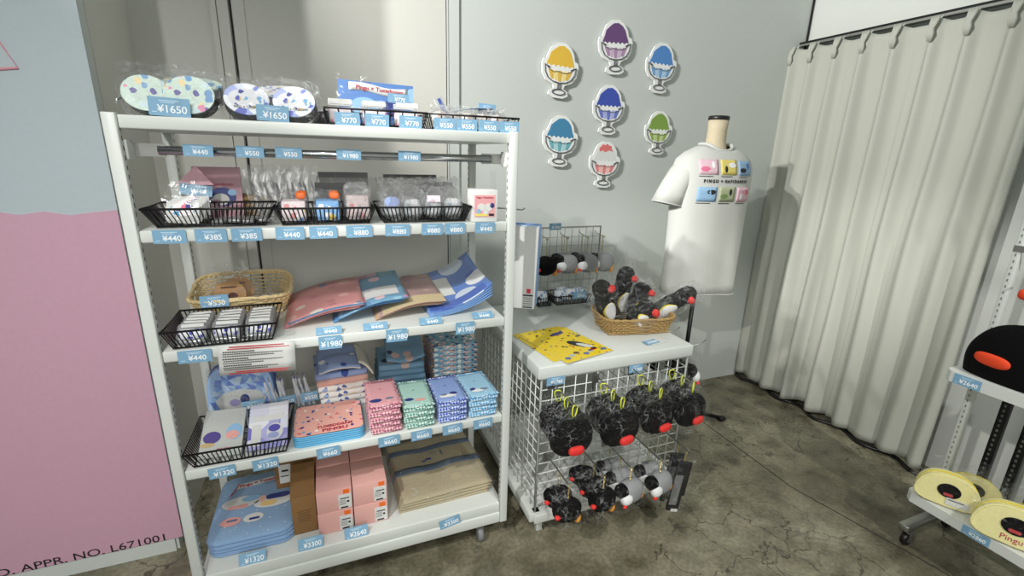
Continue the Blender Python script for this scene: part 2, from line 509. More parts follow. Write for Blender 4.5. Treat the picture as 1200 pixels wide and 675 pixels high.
ORD = ['topmost', 'second from top', 'third from top', 'fourth from top', 'fifth from top', 'sixth from top', 'seventh from top']

# ================================================================== the setting
fl = MB().box(mat_floor(), (0.8, 0.6, -.05), (9, 6, .1)).build('floor'); struct(fl)
jt = MB().tube(SEAM, [(2.15, 2.40, .0002), (2.13, 1.92, .0002), (2.12, 1.35, .0002), (2.25, .785, .0002), (2.38, 0, .0002)], .0022, 5).build('trim_1'); struct(jt)

BX = .60   # joint between the warm panel and the cool wall
wl = MB().box(WALLW, ((-.74 + BX) / 2, 2.50, 1.6), (BX + .74, .1, 3.2)).build('wall_back_left'); struct(wl)
wb = MB().box(WALLC, ((BX + .012 + 3.1) / 2, 2.505, 1.6), (3.1 - BX - .012, .1, 3.2)).build('wall_back_right'); struct(wb)
ws_ = MB().box(WALLR, (3.06, .9, 1.6), (.1, 3.2, 3.2)).build('wall_right'); struct(ws_)
wsd = MB().box(WALLW, (-.698, 2.2425, 1.6), (.08, .415, 3.2)).build('wall_left_return'); struct(wsd)
wlf = MB().box(WALLC, (-1.92, 1.985, 1.6), (2.52, .10, 3.2)).build('wall_left'); struct(wlf)
# joints and cover strips of the wall panels
t2 = MB().box(SEAM, (BX + .006, 2.458, 1.6), (.0125, .012, 3.2)).box(WALLC, (BX + .0085, 2.452, 1.6), (.007, .01, 3.2)).build('trim_2'); struct(t2)
t3 = MB().box(WALLC, (BX + .04, 2.4515, 1.6), (.05, .008, 3.2)).build('trim_3'); struct(t3)
t4 = MB().box(WALLW, (-.365, 2.44, 1.6), (.02, .02, 3.2)).box(WALLW, (-.332, 2.444, 1.6), (.04, .012, 3.2)).box(SEAM, (-.305, 2.448, 1.6), (.006, .01, 3.2)).box(WALLW, (-.276, 2.444, 1.6), (.044, .012, 3.2)).build('trim_4'); struct(t4)
t5 = MB().box(SEAM, (2.997, 2.449, 1.6), (.008, .008, 3.2)).build('trim_5'); struct(t5)
bs = MB().box(WALLC, (-1.92, 1.93, .03), (2.5, .012, .06)).build('baseboard_left'); struct(bs)

# ---- printed banner over the left partition
SKY = mat('banner_pale_blue', (184, 196, 202), .5, var=.03)
PNK = mat('banner_pink', (206, 162, 182), .5, var=.04)
PNKL = mat('banner_pink_line', (222, 150, 164), .5)
ban = thing('printed_banner', 'tall printed banner, pale blue above and pink below, covering the partition at far left', 'banner', (-1.9, 1.927, .065))
MB().box(SKY, (0, 0, 1.55), (2.52, .008, 3.1)).build('blue_field', ban)
outl = [(-1.26, .0), (1.26, .0)]
n = 40
for k in range(n + 1):
    x = 1.26 - 2.52 * k / n
    outl.append((x, 1.312 + .008 * math.sin(x * 42) + .004 * math.sin(x * 75 + 1)))
MB().prism(PNK, outl, -.0065, -.004).build('pink_field', ban)
MB().tube(PNKL, [(-.2, -.005, 2.8), (1.045, -.005, 1.855 - .01), (1.092, -.005, 1.735), (.6, -.005, 1.66)], .004, 6).build('pink_outline', ban)
t_ = text('SANRIO CO., LTD. APPR. NO. L671001', .046, INKB, ban, (1.212, -.0075, .014), name='approval_text', align='RIGHT', sx=1.18)
t_['label'] = 'black approval text line'

# ---- curtain
CURT = mat('cream_curtain_cloth', (184, 186, 176), .85, bump=.15, bscale=300, var=.02)
cur = thing('curtain', 'floor-length off-white pleated curtain hanging along the right wall', 'curtain', (2.93, 2.47, 0))
PY = [2.449, 2.312, 2.155, 1.996, 1.834, 1.663, 1.512, 1.35, 1.215]
def pleat(y):
    best = min(range(len(PY)), key=lambda i: abs(PY[i] - y))
    return best, y - PY[best]
def cfn(u, v):
    y = 2.475 - u * (2.475 - 1.19)
    ztop = 2.315; z = .035 + v * (ztop - .035)
    i, d = pleat(y)
    drop = 1 - v
    fold = math.exp(-(d / (.022 + .030 * drop)) ** 2)
    amp = .045 + .02 * min(1, drop * 1.6)
    x = -fold * amp * (1 if v < .96 else .6)
    x += .018 * math.sin(d * 40 + 1.3 * i) * drop
    x += .016 * noise.noise(Vector((y * 3.5, z * 1.1, 2.2)))
    x += -.035 * drop ** 2 * (0.5 + .5 * math.sin(y * 9 + .8))
    # header dips between pleats
    if v > .97: z -= .020 * (1 - math.exp(-(d / .035) ** 2)) * ((v - .97) / .03)
    if v < .02: z += .012 * noise.noise(Vector((y * 7, 0, 5)))
    yy = y + .012 * noise.noise(Vector((y * 4, z * 1.3, 8))) * drop
    return (x, yy - 2.47, z)
MB().sheet(CURT, cfn, 190, 60, .003).build('curtain_cloth', cur)
for y in PY[:-1]:
    b = MB()
    for s in (-1, 0, 1):
        b.tube(CURT, [(-.040, y - 2.47 + s * .014, 2.318), (-.052, y - 2.47 + s * .009, 2.285), (-.056, y - 2.47 + s * .003, 2.262), (-.06, y - 2.47 + s * .010, 2.238), (-.052, y - 2.47 + s * .006, 2.205)], [.008, .009, .008, .009, .005], 6)
    b.build('pinch_pleat', cur)
tr = thing('curtain_track', 'thin dark curtain track fixed to the right wall above the curtain', 'curtain track', (2.95, 1.83, 2.34))
MB().box(BLACKM, (.02, 0, 0), (.05, 1.32, .022)).box(STEEL, (-.006, 0, -.008), (.004, 1.32, .012)).build('rail', tr)
for y in PY: MB().tube(WHITE, [(-.0, y - 1.83, -.005), (-.02, y - 1.83, -.02), (-.02, y - 1.83, -.045)], .003, 6).build('glider', tr)
# black strip painting in the shadow gap below the curtain hem
hem_shade = MB().tube(BLACK, [(2.93 - .05 - .03 * math.sin(k * .9), 2.44 - k * .042, .010) for k in range(31)], .011, 6).build('hem_shadow_strip')
tag(hem_shade, 'black strip standing for the shadow gap under the curtain hem', 'shadow strip')

# ================================================================== white shelf rack
X0, X1, YF, YB = -.49, .605, 1.533, 2.02
rack = thing('shelf_rack', 'tall white metal rack with five shelves full of merchandise', 'shelf rack', (0.058, 1.78, 0))
def rl(x, y, z): return (x - .058, y - 1.78, z)
SLOT = mat('slot_shadow', (52, 53, 52), .9)
for px in (X0, X1):
    for py in (YF + .006, YB):
        b = MB().rbox(WHITE, rl(px, py, (1.672 + .098) / 2), (.03, .03, 1.672 - .098), .003)
        sgn = 1 if px < 0 else -1
        for k in range(62):
            b.box(SLOT, rl(px + sgn * .0152, py + .004, .14 + k * .0245), (.001, .004, .012))
        b.build('post', rack)
ZS = [1.668, 1.371, 1.016, .609, .193]
for i, z in enumerate(ZS):
    t = .034 if i < 4 else .045
    b = MB().rbox(WHITE, rl((X0 + X1) / 2, (YF + YB) / 2 - .002, z - t / 2), (X1 - X0 - .031, YB - YF - .01 + .004, t), .004)
    b.build('shelf', rack)
MB().rbox(WHITE, rl((X0 + X1) / 2, YF + .008, .122), (X1 - X0 - .031, .026, .048), .003).rbox(WHITE, rl((X0 + X1) / 2, YB, .122), (X1 - X0 - .031, .026, .048), .003).build('base_beam', rack)
for px in (X0, X1):
    MB().rbox(WHITE, rl(px, (YF + YB) / 2, .122), (.026, YB - YF - .03, .048), .003).rbox(WHITE, rl(px, (YF + YB) / 2, 1.65), (.026, YB - YF - .03, .03), .003).build('side_rail', rack)
b = MB().tube(CHROME, [rl(-.415, 1.60, 1.582), rl(.548, 1.60, 1.582)], .0125, 14)
hr = b.build('hanging_rail', rack); hr['label'] = 'chrome hanging rail'
for s, px in ((1, X0), (-1, X1)):
    MB().box(STEEL, rl(px + s * .053, 1.601, 1.582), (.076, .004, .034)).rbox(WHITE, rl(px + s * .018, 1.575, 1.582), (.006, .05, .05), .002).build('rail_bracket', hr)
for px in (-.42, .512):
    for py in (1.575, 1.97):
        b = MB().box(STEEL, rl(px, py, .093), (.035, .045, .008)).box(STEEL, rl(px - .014, py - .006, .066), (.004, .03, .05)).box(STEEL, rl(px + .014, py - .006, .066), (.004, .03, .05))
        c_ = b.build('caster', rack)
        MB().lathe(mat('caster_tread', (120, 122, 124), .5), [(.012, -.012), (.031, -.012), (.034, -.007), (.034, .007), (.031, .012), (.012, .012)], 20, M=T(*rl(px, py - .01, .035)) @ RY(90)).build('wheel', c_)

# ---- black plastic wire-look baskets
def wire_basket(label, x0, x1, yf, yb, z0, z1, inset=.025, step=.0125, slat=.0035):
    cx, cy = (x0 + x1) / 2, (yf + yb) / 2
    t = thing('wire_basket', label, 'basket', (cx, cy, z0), group='black slatted baskets')
    W, D, H = (x1 - x0) / 2, (yb - yf) / 2, z1 - z0
    w, d = W - inset, D - inset
    cor = lambda a, c, z: [(-a, -c, z), (a, -c, z), (a, c, z), (-a, c, z)]
    MB().tube(BLACK, cor(W, D, H), .0035, 6, True).build('rim', t)
    MB().tube(BLACK, cor(w, d, .004), .003, 6, True).build('base_rim', t)
    b = MB()
    def bars(p0, p1, q0, q1, n):
        for k in range(n + 1):
            u = k / n
            a = Vector(p0).lerp(Vector(p1), u); c = Vector(q0).lerp(Vector(q1), u)
            b.tube(BLACK, [a, c], slat * .55, 4)
    lo = cor(w, d, .004); hi = cor(W, D, H)
    for i in range(4):
        j = (i + 1) % 4
        L_ = (Vector(hi[j]) - Vector(hi[i])).length
        bars(lo[i], lo[j], hi[i], hi[j], max(4, round(L_ / step)))
    b.build('side_slats', t)
    b = MB()
    for k in range(9):
        u = k / 8; b.tube(BLACK, [(-w + 2 * w * u, -d, .003), (-w + 2 * w * u, d, .003)], .0018, 4)
    for k in range(6):
        u = k / 5; b.tube(BLACK, [(-w, -d + 2 * d * u, .003), (w, -d + 2 * d * u, .003)], .0018, 4)
    b.build('base_grid', t)
    return t

def wicker(label, w, d, h, loc, rz, m, rows=9, flare=.035, tall=0, rimr=.007):
    t = thing('wicker_basket', label, 'basket', loc, (0, 0, R(rz)), 'wicker baskets')
    NP = 96
    def loop(v, amp, ph):
        pts = []
        ww, dd = w / 2 - flare * (1 - v), d / 2 - flare * (1 - v)
        for k in range(NP):
            a = 2 * PI * (k + .5) / NP
            e = .45
            x = math.copysign(abs(math.cos(a)) ** e, math.cos(a)) * ww; y = math.copysign(abs(math.sin(a)) ** e, math.sin(a)) * dd
            o = 1 + amp * math.cos(k * PI / 1.5 + ph) / max(ww, dd)
            zz = h * v + tall * max(0, y / (d / 2)) * v
            pts.append((x * o, y * o, zz))
        return pts
    b = MB()
    for r_ in range(rows):
        b.tube(m, loop((r_ + .5) / rows, .0055, PI * (r_ % 2)), h / rows * .40, 5, True)
    for k in range(0, NP, 3):
        lo = loop(0.02, 0, 0)[k]; hi = loop(.97, 0, 0)[k]
        b.tube(m, [lo, hi], .0022, 5)
    b.build('woven_wall', t)
    b = MB()
    l1 = loop(1.0, 0, 0)
    for ph in (0, PI):
        b.tube(m, [(p[0] + .003 * math.cos(k * .9 + ph), p[1] + .003 * math.cos(k * .9 + ph), p[2] + .003 * math.sin(k * .9 + ph)) for k, p in enumerate(l1)], rimr * .8, 6, True)
    b.build('rim', t)
    b = MB()
    for k in range(14):
        y = -d / 2 + flare + (d - 2 * flare) * (k + .5) / 14
        b.tube(m, [(-w / 2 + flare, y, .004), (w / 2 - flare, y, .004)], .005, 5)
    b.build('woven_base', t)
    return t

# ================================================================== top shelf
Z1 = 1.668
MINT = mat_spots('mint_print', (200, 220, 208), [(78, 66, 150), (96, 150, 200), (226, 130, 170), (236, 214, 160), (214, 232, 222), (200, 222, 226)], 44, .42, .4)
VIOL = mat_facets('violet_facets', [(126, 140, 214), (170, 182, 232), (226, 232, 248), (240, 243, 250), (100, 112, 196)], 26)
WPRN = mat_spots('white_print', (222, 224, 228), [(74, 84, 176), (110, 170, 214), (220, 190, 120), (60, 70, 150), (242, 243, 244)], 60, .40, .4)
def round_pouch(label, loc, rx, rz, face, inner, seed, group, sx=.055, sz=.047, bagd=(.15, .085, .125)):
    t = thing('round_pouch', label, 'pouch', loc, (R(rx), 0, R(rz)), group)
    M0 = RX(90)
    MB().prism(BLACK, ell(sx, sz, 36), -.012, .028).build('zip_band', t)
    MB().prism(PAPER, ell(sx * .97, sz * .97, 36), .028, .034).build('back_panel', t)
    MB().prism(face, ell(sx * .985, sz * .985, 36), -.017, -.012).build('face_panel', t)
    if inner:
        b = MB().prism(inner, ell(sx * .8, sz * .62, 30), -.0182, -.0168)
        b.build('print_patch', t)
        text('PINGU & TUXEDOSAM', .0085, INKB, t, (.002, -.0185, -.024), name='lettering', sx=.82)
    MB().tube(CHROME, [(-sx - .002, -.004, -.012), (-sx - .012, -.006, -.02), (-sx - .014, -.004, -.032)], .0028, 6).build('zip_pull', t)
    bag(t, (0, .005, .004), bagd, seed, 'clear_bag', .3)
    return t
g = 'round pouches on the top shelf'
round_pouch('left of the two mint-faced round pouches at the left end of the top shelf', (-.418, 1.600, Z1 + .055), -14, 4, MINT, None, 1, g)
round_pouch('right of the two mint-faced round pouches, behind a ¥1650 tag, top shelf', (-.316, 1.582, Z1 + .055), -14, -3, MINT, None, 2, g, .06, .05)
round_pouch('mint round pouch in a puffed bag lying behind the front mint pair', (-.335, 1.72, Z1 + .088), -68, 6, MINT, None, 3, g, .075, .06, (.22, .12, .1))
round_pouch('left of the two white and violet round pouches on the top shelf', (-.184, 1.590, Z1 + .052), -22, 6, VIOL, WPRN, 4, g, .057, .046)
round_pouch('right of the two white and violet round pouches on the top shelf', (-.060, 1.582, Z1 + .052), -22, -8, VIOL, WPRN, 5, g, .057, .046)
round_pouch('white and violet printed pouch lying bagged behind the violet pair', (-.10, 1.73, Z1 + .085), -70, -8, WPRN, None, 6, g, .08, .06, (.22, .12, .1))
# loose bags filling the back
for i, (x, y, z, d) in enumerate(((-.42, 1.80, .05, (.14, .12, .1)), (-.20, 1.80, .05, (.12, .12, .1)), (.03, 1.80, .04, (.12, .14, .08)))):
    t = thing('round_pouch', ['bagged pouch at the back left corner of the top shelf', 'bagged pouch at the back between the mint and violet pouches', 'bagged pouch at the back beside the blue booklet'][i], 'pouch', (x, y, Z1 + z - .012), (0, 0, .3 * i), g)
    MB().lathe(BLACK, [(.05, -.03), (.055, -.02), (.055, .015), (.05, .02)], 28, sy=.85).build('zip_band', t)
    MB().lathe(WPRN, [(.05, .0205), (.053, .022), (.05, .026), (.01, .029)], 28, sy=.85).build('face_panel', t)
    bag(t, (0, 0, .003), d, 20 + i, 'clear_bag', .3)

NAVY = mat_spots('blue_booklet_print', (86, 128, 190), [(110, 160, 216), (70, 104, 170), (150, 190, 226)], 14, .4, .35)
bk = thing('booklet', 'blue booklet with a white red-lettered banner propped up on the top shelf', 'booklet', (.185, 1.735, Z1 + .002), (R(-12), R(1.5), R(-3)))
MB().box(NAVY, (0, 0, .076), (.245, .004, .152)).build('cover', bk)
MB().box(PAPER, (0, .003, .076), (.241, .002, .148)).build('pages', bk)
b = MB().sheet(PAPER, lambda u, v: (-.07 + .19 * (u - .1), -.0032, .133 - .010 * u + .004 * math.sin(u * 7) + (v - .5) * .026), 16, 2, .0008).build('banner', bk)
text('Pingu × Tuxedosam', .019, INKRD, bk, (.011, -.0042, .128), (PI / 2, R(2.5), 0), bold=.0003, sx=1.02)
MB().prism(mat('pale_blue_print', (146, 190, 226), .4), ell(.045, .03, 24, -.04, .07), -.0036, -.002).prism(PAPER, ell(.016, .01, 16, -.04, .055), -.0040, -.003).prism(mat('navy_print', (52, 62, 130), .4), ell(.03, .026, 20, .045, .07), -.0036, -.002).build('abstract_blobs', bk)
MB().sheet(FILMT, lambda u, v: (-.128 + .256 * u, -.009 + .003 * noise.noise(Vector((u * 6, v * 4, 1))), v * .168), 10, 6, .0004, smooth=False).build('clear_sleeve', bk)

wire_basket('black slatted basket at the middle of the top shelf with ¥770 tags', .017, .318, 1.548, 1.72, Z1 + .001, Z1 + .047, .012, .036, .004)
wire_basket('black slatted basket at the right end of the top shelf with ¥550 tags', .324, .628, 1.548, 1.72, Z1 + .001, Z1 + .047, .012, .036, .004)
DOLL = mat_spots('packet_print', (224, 214, 218), [(120, 110, 190), (220, 130, 150), (110, 170, 220), (240, 240, 240)], 60, .42)
def header_pack(label, loc, rot, w, h, seed, group, head=PAPER, body=DOLL, cat='packet', name='header_card_packet', headh=.018, th=.012):
    t = thing(name, label, cat, loc, rot, group)
    MB().rbox(body, (0, 0, h * .36), (w * .78, th, h * .6), .003).build('contents', t)
    if head is not None: MB().box(head, (0, -th * .1, h - headh / 2), (w * .8, .002, headh)).build('header_card', t)
    b = MB().pillow(FILMS if head is None and h > .11 else FILMX, (0, 0, h * .5), (w, th * 2.1, h), .5, 12, 8, .16, seed, 25, smooth=False)
    b.build('clear_bag', t)
    return t
for c in range(3):
    for r_ in range(2):
        header_pack(['small packet with a white header in the ¥770 basket, %s column, %s row' % (('left', 'middle', 'right')[c], ('front', 'back')[r_])][0],
                    (.068 + .1 * c, 1.60 + .06 * r_, Z1 + .004), (R(-30), 0, R(3 - 3 * c)), .086, .088, 30 + c * 2 + r_, 'packets in the ¥770 basket')
for c in range(5):
    t = thing('crinkly_packet', 'crinkled packet of beige goods in the right-end top basket, %s from the left' % ['first', 'second', 'third', 'fourth', 'fifth'][c], 'packet', (.372 + .052 * c, 1.62 + .02 * (c % 2), Z1 + .008), (R(-20), 0, R(10 * (c % 3) - 10)), 'packets in the ¥550 basket')
    MB().pillow(mat_spots('beige_print', (214, 206, 200), [(190, 150, 130), (230, 226, 222), (170, 150, 150)], 60, .45), (0, 0, .033), (.05, .03, .048), .7, 14, 8, .1, c).build('contents', t)
    bag(t, (0, 0, .036), (.07, .05, .072), 50 + c, 'clear_bag', .3, FILMS)
fc = thing('folded_card', 'white folded leaflet sticking up at the back of the right-end top basket', 'leaflet', (.44, 1.70, Z1 + .006), (R(-15), R(-22), R(20)))
MB().box(PAPER, (0, 0, .06), (.035, .003, .12)).build('card', fc)
MB().box(mat('leaflet_blue', (90, 110, 190), .5), (0, -.002, .07), (.012, .001, .09)).build('blue_stripe', fc)
fl_ = MB().sheet(mat('leaflet_blue2', (104, 140, 176), .5), lambda u, v: (.42 + .16 * u, 1.66 + .05 * v, Z1 + .062 + .02 * u + .008 * math.sin(u * 3)), 8, 3, .002).build('folded_card')
tag(fl_, 'slate-blue folded sheet lying across the right-end top basket', 'leaflet')
price('¥550', (.565, 1.70, Z1 + .085), 'blue tag standing up behind the right-end basket of the top shelf', .066, .034, (0, R(3), 0))
price('¥770', (.252, 1.69, Z1 + .098), 'blue tag in front of the propped blue booklet on the top shelf', .07, .03, (R(-8), R(2), 0))
for p, x, l in (('¥770', .079, 'leftmost ¥770 tag on the middle basket of the top shelf'), ('¥770', .164, 'middle one of the three ¥770 tags on the top shelf'), ('¥770', .264, 'rightmost ¥770 tag on the middle basket of the top shelf'),
                ('¥550', .372, 'first ¥550 tag from the left on the right-end basket, top shelf'), ('¥550', .444, 'second ¥550 tag from the left on the right-end basket, top shelf'), ('¥550', .519, 'third ¥550 tag from the left on the right-end basket, top shelf'), ('¥550', .592, 'last ¥550 tag at the right end of the top shelf')):
    price(p, (x, 1.5425, Z1 + .018), l, .070, .036, (0, R(1.5 * math.sin(x * 50)), 0))
price('¥1650', (-.36, 1.541, Z1 + .024), '¥1650 tag standing before the mint round pouches', .092, .046, (0, R(2), 0))
price('¥1650', (-.118, 1.541, Z1 + .022), '¥1650 tag standing between the two violet round pouches', .082, .042, (0, R(2), 0))
for i, (p, x) in enumerate((('¥440', -.319), ('¥550', -.191), ('¥550', -.09), ('¥1980', .079), ('¥1980', .265))):
    price(p, (x, 1.5855, 1.584), ['¥440 tag clipped on the chrome hanging rail, first from the left', '¥550 tag on the chrome rail, second from the left', '¥550 tag on the chrome rail, third from the left', '¥1980 tag on the chrome rail, fourth from the left', '¥1980 tag on the chrome rail, last on the right'][i], .072, .032, (0, R(1), 0))

# ================================================================== second shelf
Z2 = 1.371
for p, x, l in (('¥440', -.405, '¥440 tag at the far left of the second shelf edge'), ('¥385', -.307, 'left ¥385 tag on the second shelf edge'), ('¥385', -.218, 'right ¥385 tag on the second shelf edge'),
                ('¥440', -.104, '¥440 tag under the left orange-tagged packet, second shelf edge'), ('¥440', -.012, '¥440 tag under the right orange-tagged packet, second shelf edge'), ('¥880', .093, 'first ¥880 tag from the left on the second shelf edge'),
                ('¥880', .211, 'second ¥880 tag from the left on the second shelf edge'), ('¥880', .323, 'third ¥880 tag from the left on the second shelf edge'), ('¥880', .400, 'last ¥880 tag to the right on the second shelf edge'), ('¥440', .506, '¥440 tag below the white box at the right of the second shelf')):
    price(p, (x, 1.5285, Z2 - .017), l, .078 if x < .3 else .070, .038, (R(2), R(1.2 * math.sin(x * 40)), 0))
wire_basket('black slatted basket at the left end of the second shelf', -.466, -.148, 1.545, 1.735, Z2 + .001, Z2 + .056)
wire_basket('black slatted basket in the middle of the second shelf', -.142, .146, 1.545, 1.735, Z2 + .001, Z2 + .054, .018)
wire_basket('black slatted basket of crinkled bags at the right of the second shelf', .156, .462, 1.545, 1.735, Z2 + .001, Z2 + .054, .018)
# left basket : flat packs, standing cards
CARDP = mat_spots('sticker_card_print', (244, 240, 242), [(64, 54, 140), (80, 160, 210), (236, 120, 150), (120, 90, 170)], 60, .5)
SILV = mat('grey_foil', (188, 190, 192), .3, .6, bump=.3, bscale=60)
for i in range(5):
    t = thing('flat_packet', 'clear flat packet with printed card, left basket, second shelf, %s' % ['frontmost', 'second from the front', 'third from the front', 'fourth from the front', 'rearmost'][i], 'packet', (-.385 + .004 * i, 1.585 + .020 * i, Z2 + .006 + .003 * i), (R(-24), R(3 - i), R(2 * i - 4)), 'flat packets in the left basket')
    MB().box(PAPER, (0, 0, .036), (.082, .002, .06)).build('card', t)
    MB().prism(CARDP, ell(.03, .02, 20, 0, .046), -.003, -.001).build('card_print', t)
    MB().sheet(FILMT, lambda u, v: (-.052 + .104 * u, -.006 + .004 * noise.noise(Vector((u * 5, v * 5, i))), v * .118), 8, 8, .0005, smooth=False).build('clear_bag', t)
for i in range(4):
    t = thing('flat_packet', 'grey flat packet lying in the right half of the left basket, %s from the left' % ['first', 'second', 'third', 'fourth'][i], 'packet', (-.290 + .034 * i, 1.63 + .015 * (i % 2), Z2 + .007), (0, 0, R(8 * i - 10)), 'grey packets lying flat in the left basket')
    MB().rbox(SILV, (0, 0, .006), (.032, .09, .010), .003).build('pack', t)
    MB().pillow(FILMX, (0, 0, .007), (.036, .10, .018), .5, 12, 6, .1, i, 30, smooth=False).build('clear_bag', t)
MAUVE = mat('mauve_card', (196, 152, 162), .55, var=.05)
mc = thing('square_card', 'mauve square card with a blue motif standing at left of second shelf', 'card', (-.318, 1.765, Z2 + .001), (R(-6), 0, R(-3)))
MB().box(MAUVE, (0, 0, .082), (.135, .006, .160)).build('card', mc)
MB().prism(mat('navy_print', (52, 62, 130), .4), ell(.038, .03, 22, .012, .068), -.0040, -.002).prism(PAPER, ell(.024, .019, 18, .006, .060), -.0046, -.003).prism(mat('pale_blue_print', (146, 190, 226), .4), ell(.013, .01, 14, .04, .082), -.0046, -.003).prism(MAUVE, ell(.012, .009, 14, -.006, .052), -.005, -.004).build('abstract_blobs', mc)
text('Tuxedosam', .014, INKRD, mc, (.012, -.0045, .108), sx=1.0)
MB().sheet(FILMT, lambda u, v: (-.078 + .156 * u, -.008 + .003 * noise.noise(Vector((u * 4, v * 4, 3))), v * .172), 6, 6, .0005, smooth=False).build('clear_sleeve', mc)
tri_ = MB().prism(mat('pink_card', (238, 186, 196), .6), [(-.05, 0), (.05, 0), (.006, .06)], -.0015, .0015).build('folded_card', None, (-.372, 1.742, Z2 + .108), (R(-10), 0, R(4)))
tag(tri_, 'pink triangular paper corner in front of the mauve card, second shelf', 'card')
price('¥440', (-.366, 1.715, Z2 + .095), 'tilted blue tag standing behind the flat packets of the left basket, second shelf', .085, .034, (R(-20), R(8), R(4)))
wicker('small dark wicker basket half hidden behind the left black basket, second shelf', .15, .1, .06, (-.225, 1.84, Z2 + .003), 4, WICKD, 6, .012)
# pens
PENG = mat('grey_pen_barrel', (122, 118, 126), .4)
FILMH = mat_film('frosted_sleeve', .22, rough=.2, bump=.3, bscale=9, edge=.2, base=.05)
PENM = mat('mauve_pen_barrel', (150, 132, 150), .4)
for i in range(14):
    x = -.195 + .0125 * i + .004 * math.sin(i * 4)
    lean = (-14 + 8 * math.sin(i * 2.1)) * (.6 if i > 6 else 1)
    t = thing('pen', 'grey ballpoint pen standing in a clear sleeve behind the middle basket, %s from the left' % ['first', 'second', 'third', 'fourth', 'fifth', 'sixth', 'seventh', 'eighth', 'ninth', 'tenth', 'eleventh', 'twelfth', 'thirteenth', 'fourteenth'][i], 'pen', (x, 1.772 + .018 * (i % 3), Z2 + .004), (R(-7), R(lean), 0), 'pens in clear sleeves')
    MB().lathe(PENM if i % 3 else PENG, [(.001, 0), (.0045, .012), (.0045, .092), (.004, .104)], 10).build('barrel', t)
    MB().lathe(PENG, [(.004, .104), (.0025, .106), (.0025, .114)], 8).box(PENG, (0, -.0055, .090), (.003, .002, .034)).build('clip_and_cap', t)
    MB().sheet(FILMH, lambda u, v: (-.024 + .048 * u, -.007 + .003 * noise.noise(Vector((u * 5, v * 4, i))), v * (.158 + .012 * math.sin(i * 2))), 4, 6, .0004, smooth=False).build('clear_sleeve', t)
# middle basket : packets with orange tag
P1 = mat_spots('packet_print_pink', (240, 226, 230), [(86, 130, 210), (230, 150, 150), (250, 250, 250), (210, 190, 140)], 42, .45)
P2 = mat_spots('packet_print_blue', (120, 172, 224), [(60, 70, 160), (240, 240, 246), (230, 200, 90), (90, 150, 210)], 42, .45)
P3 = mat_spots('packet_print_rose', (226, 206, 208), [(160, 150, 160), (216, 140, 140), (244, 244, 244)], 42, .45)
for c, (px, bm_, nm) in enumerate(((-.092, P1, 'pink-printed'), (.006, P2, 'blue-printed'), (.098, P3, 'rose-printed'))):
    for r_ in range(3):
        t = header_pack('%s packet in the middle basket of the second shelf, %s' % (nm, ('at the front', 'behind the front one', 'at the back')[r_]), (px, 1.585 + .04 * r_, Z2 + .006), (R(-14), 0, R(2 * c - 2)), .086, .1 if c < 2 else .125, 70 + c * 3 + r_, 'packets in the middle basket', None, bm_, th=.014)
        if c < 2:
            o = MB().pillow(ORANGE, (.022, -.006, .082), (.032, .012, .022), .7, 14, 8, .12, r_).build('orange_tag', t)
# grey flat clear pouches with black zip tops behind
GREYF = mat_film('smoky_film', .22, (.62, .62, .62), .15, .8, 14)
for i, (x, y, zz, w, h, l) in enumerate(((.062, 1.80, 0, .175, .15, 'smoky clear zip pouch with a black top standing behind the middle basket'), (.02, 1.775, 0, .10, .115, 'smaller smoky zip pouch in front of the black-topped pouch, second shelf'),
                                         (.305, 1.80, 0, .20, .145, 'smoky clear zip pouch with a black top standing behind the right basket'), (.40, 1.785, 0, .13, .12, 'smoky zip pouch behind the right end of the crinkled bag basket'))):
    t = thing('zip_pouch', l, 'pouch', (x, y, Z2 + .001), (R(-8), 0, R(-4 + 3 * i)), 'smoky zip pouches')
    MB().sheet(GREYF, lambda u, v: (-w / 2 + w * u, .004 * noise.noise(Vector((u * 4, v * 4, i))), v * h), 8, 6, .004, smooth=False).build('film_body', t)
    MB().box(mat('smoky_band', (66, 66, 66), .4), (0, 0, h - .010), (w * .98, .007, .018)).build('zip_strip', t)
    MB().box(mat('smoky_label', (120, 116, 116), .5), (0, .002, h * .4), (w * .7, .003, h * .55)).build('inner_card', t)
# right basket : crinkled bags
CRN = mat_spots('crinkle_contents', (206, 210, 216), [(80, 90, 180), (240, 240, 244), (150, 160, 170), (120, 150, 210)], 34, .42)
for c in range(4):
    for r_ in range(2):
        t = thing('crinkly_bag', 'crinkled blue and white bag in the second shelf right basket, %s column, %s' % (('first', 'second', 'third', 'fourth')[c], ('front', 'back')[r_]), 'bag', (.205 + .069 * c, 1.60 + .062 * r_, Z2 + .007), (R(-12), 0, R(8 * (c % 2) - 4)), 'crinkled bags in the right basket')
        MB().pillow(CRN, (0, 0, .04), (.058, .04, .06), .6, 14, 8, .12, c + r_).build('contents', t)
        bag(t, (0, 0, .054), (.085, .06, .115), 90 + c * 2 + r_, 'clear_bag', .35, FILMS)
        if r_ == 0 and c in (0, 2):
            MB().prism(mat('badge_%d' % c, (150, 170, 220) if c == 0 else (238, 214, 226), .5), ell(.024, .018, 20, 0, .056) if c == 0 else rr_outline(.044, .022, .002, 3, 0, .066), -.026, -.022).build('badge', t)
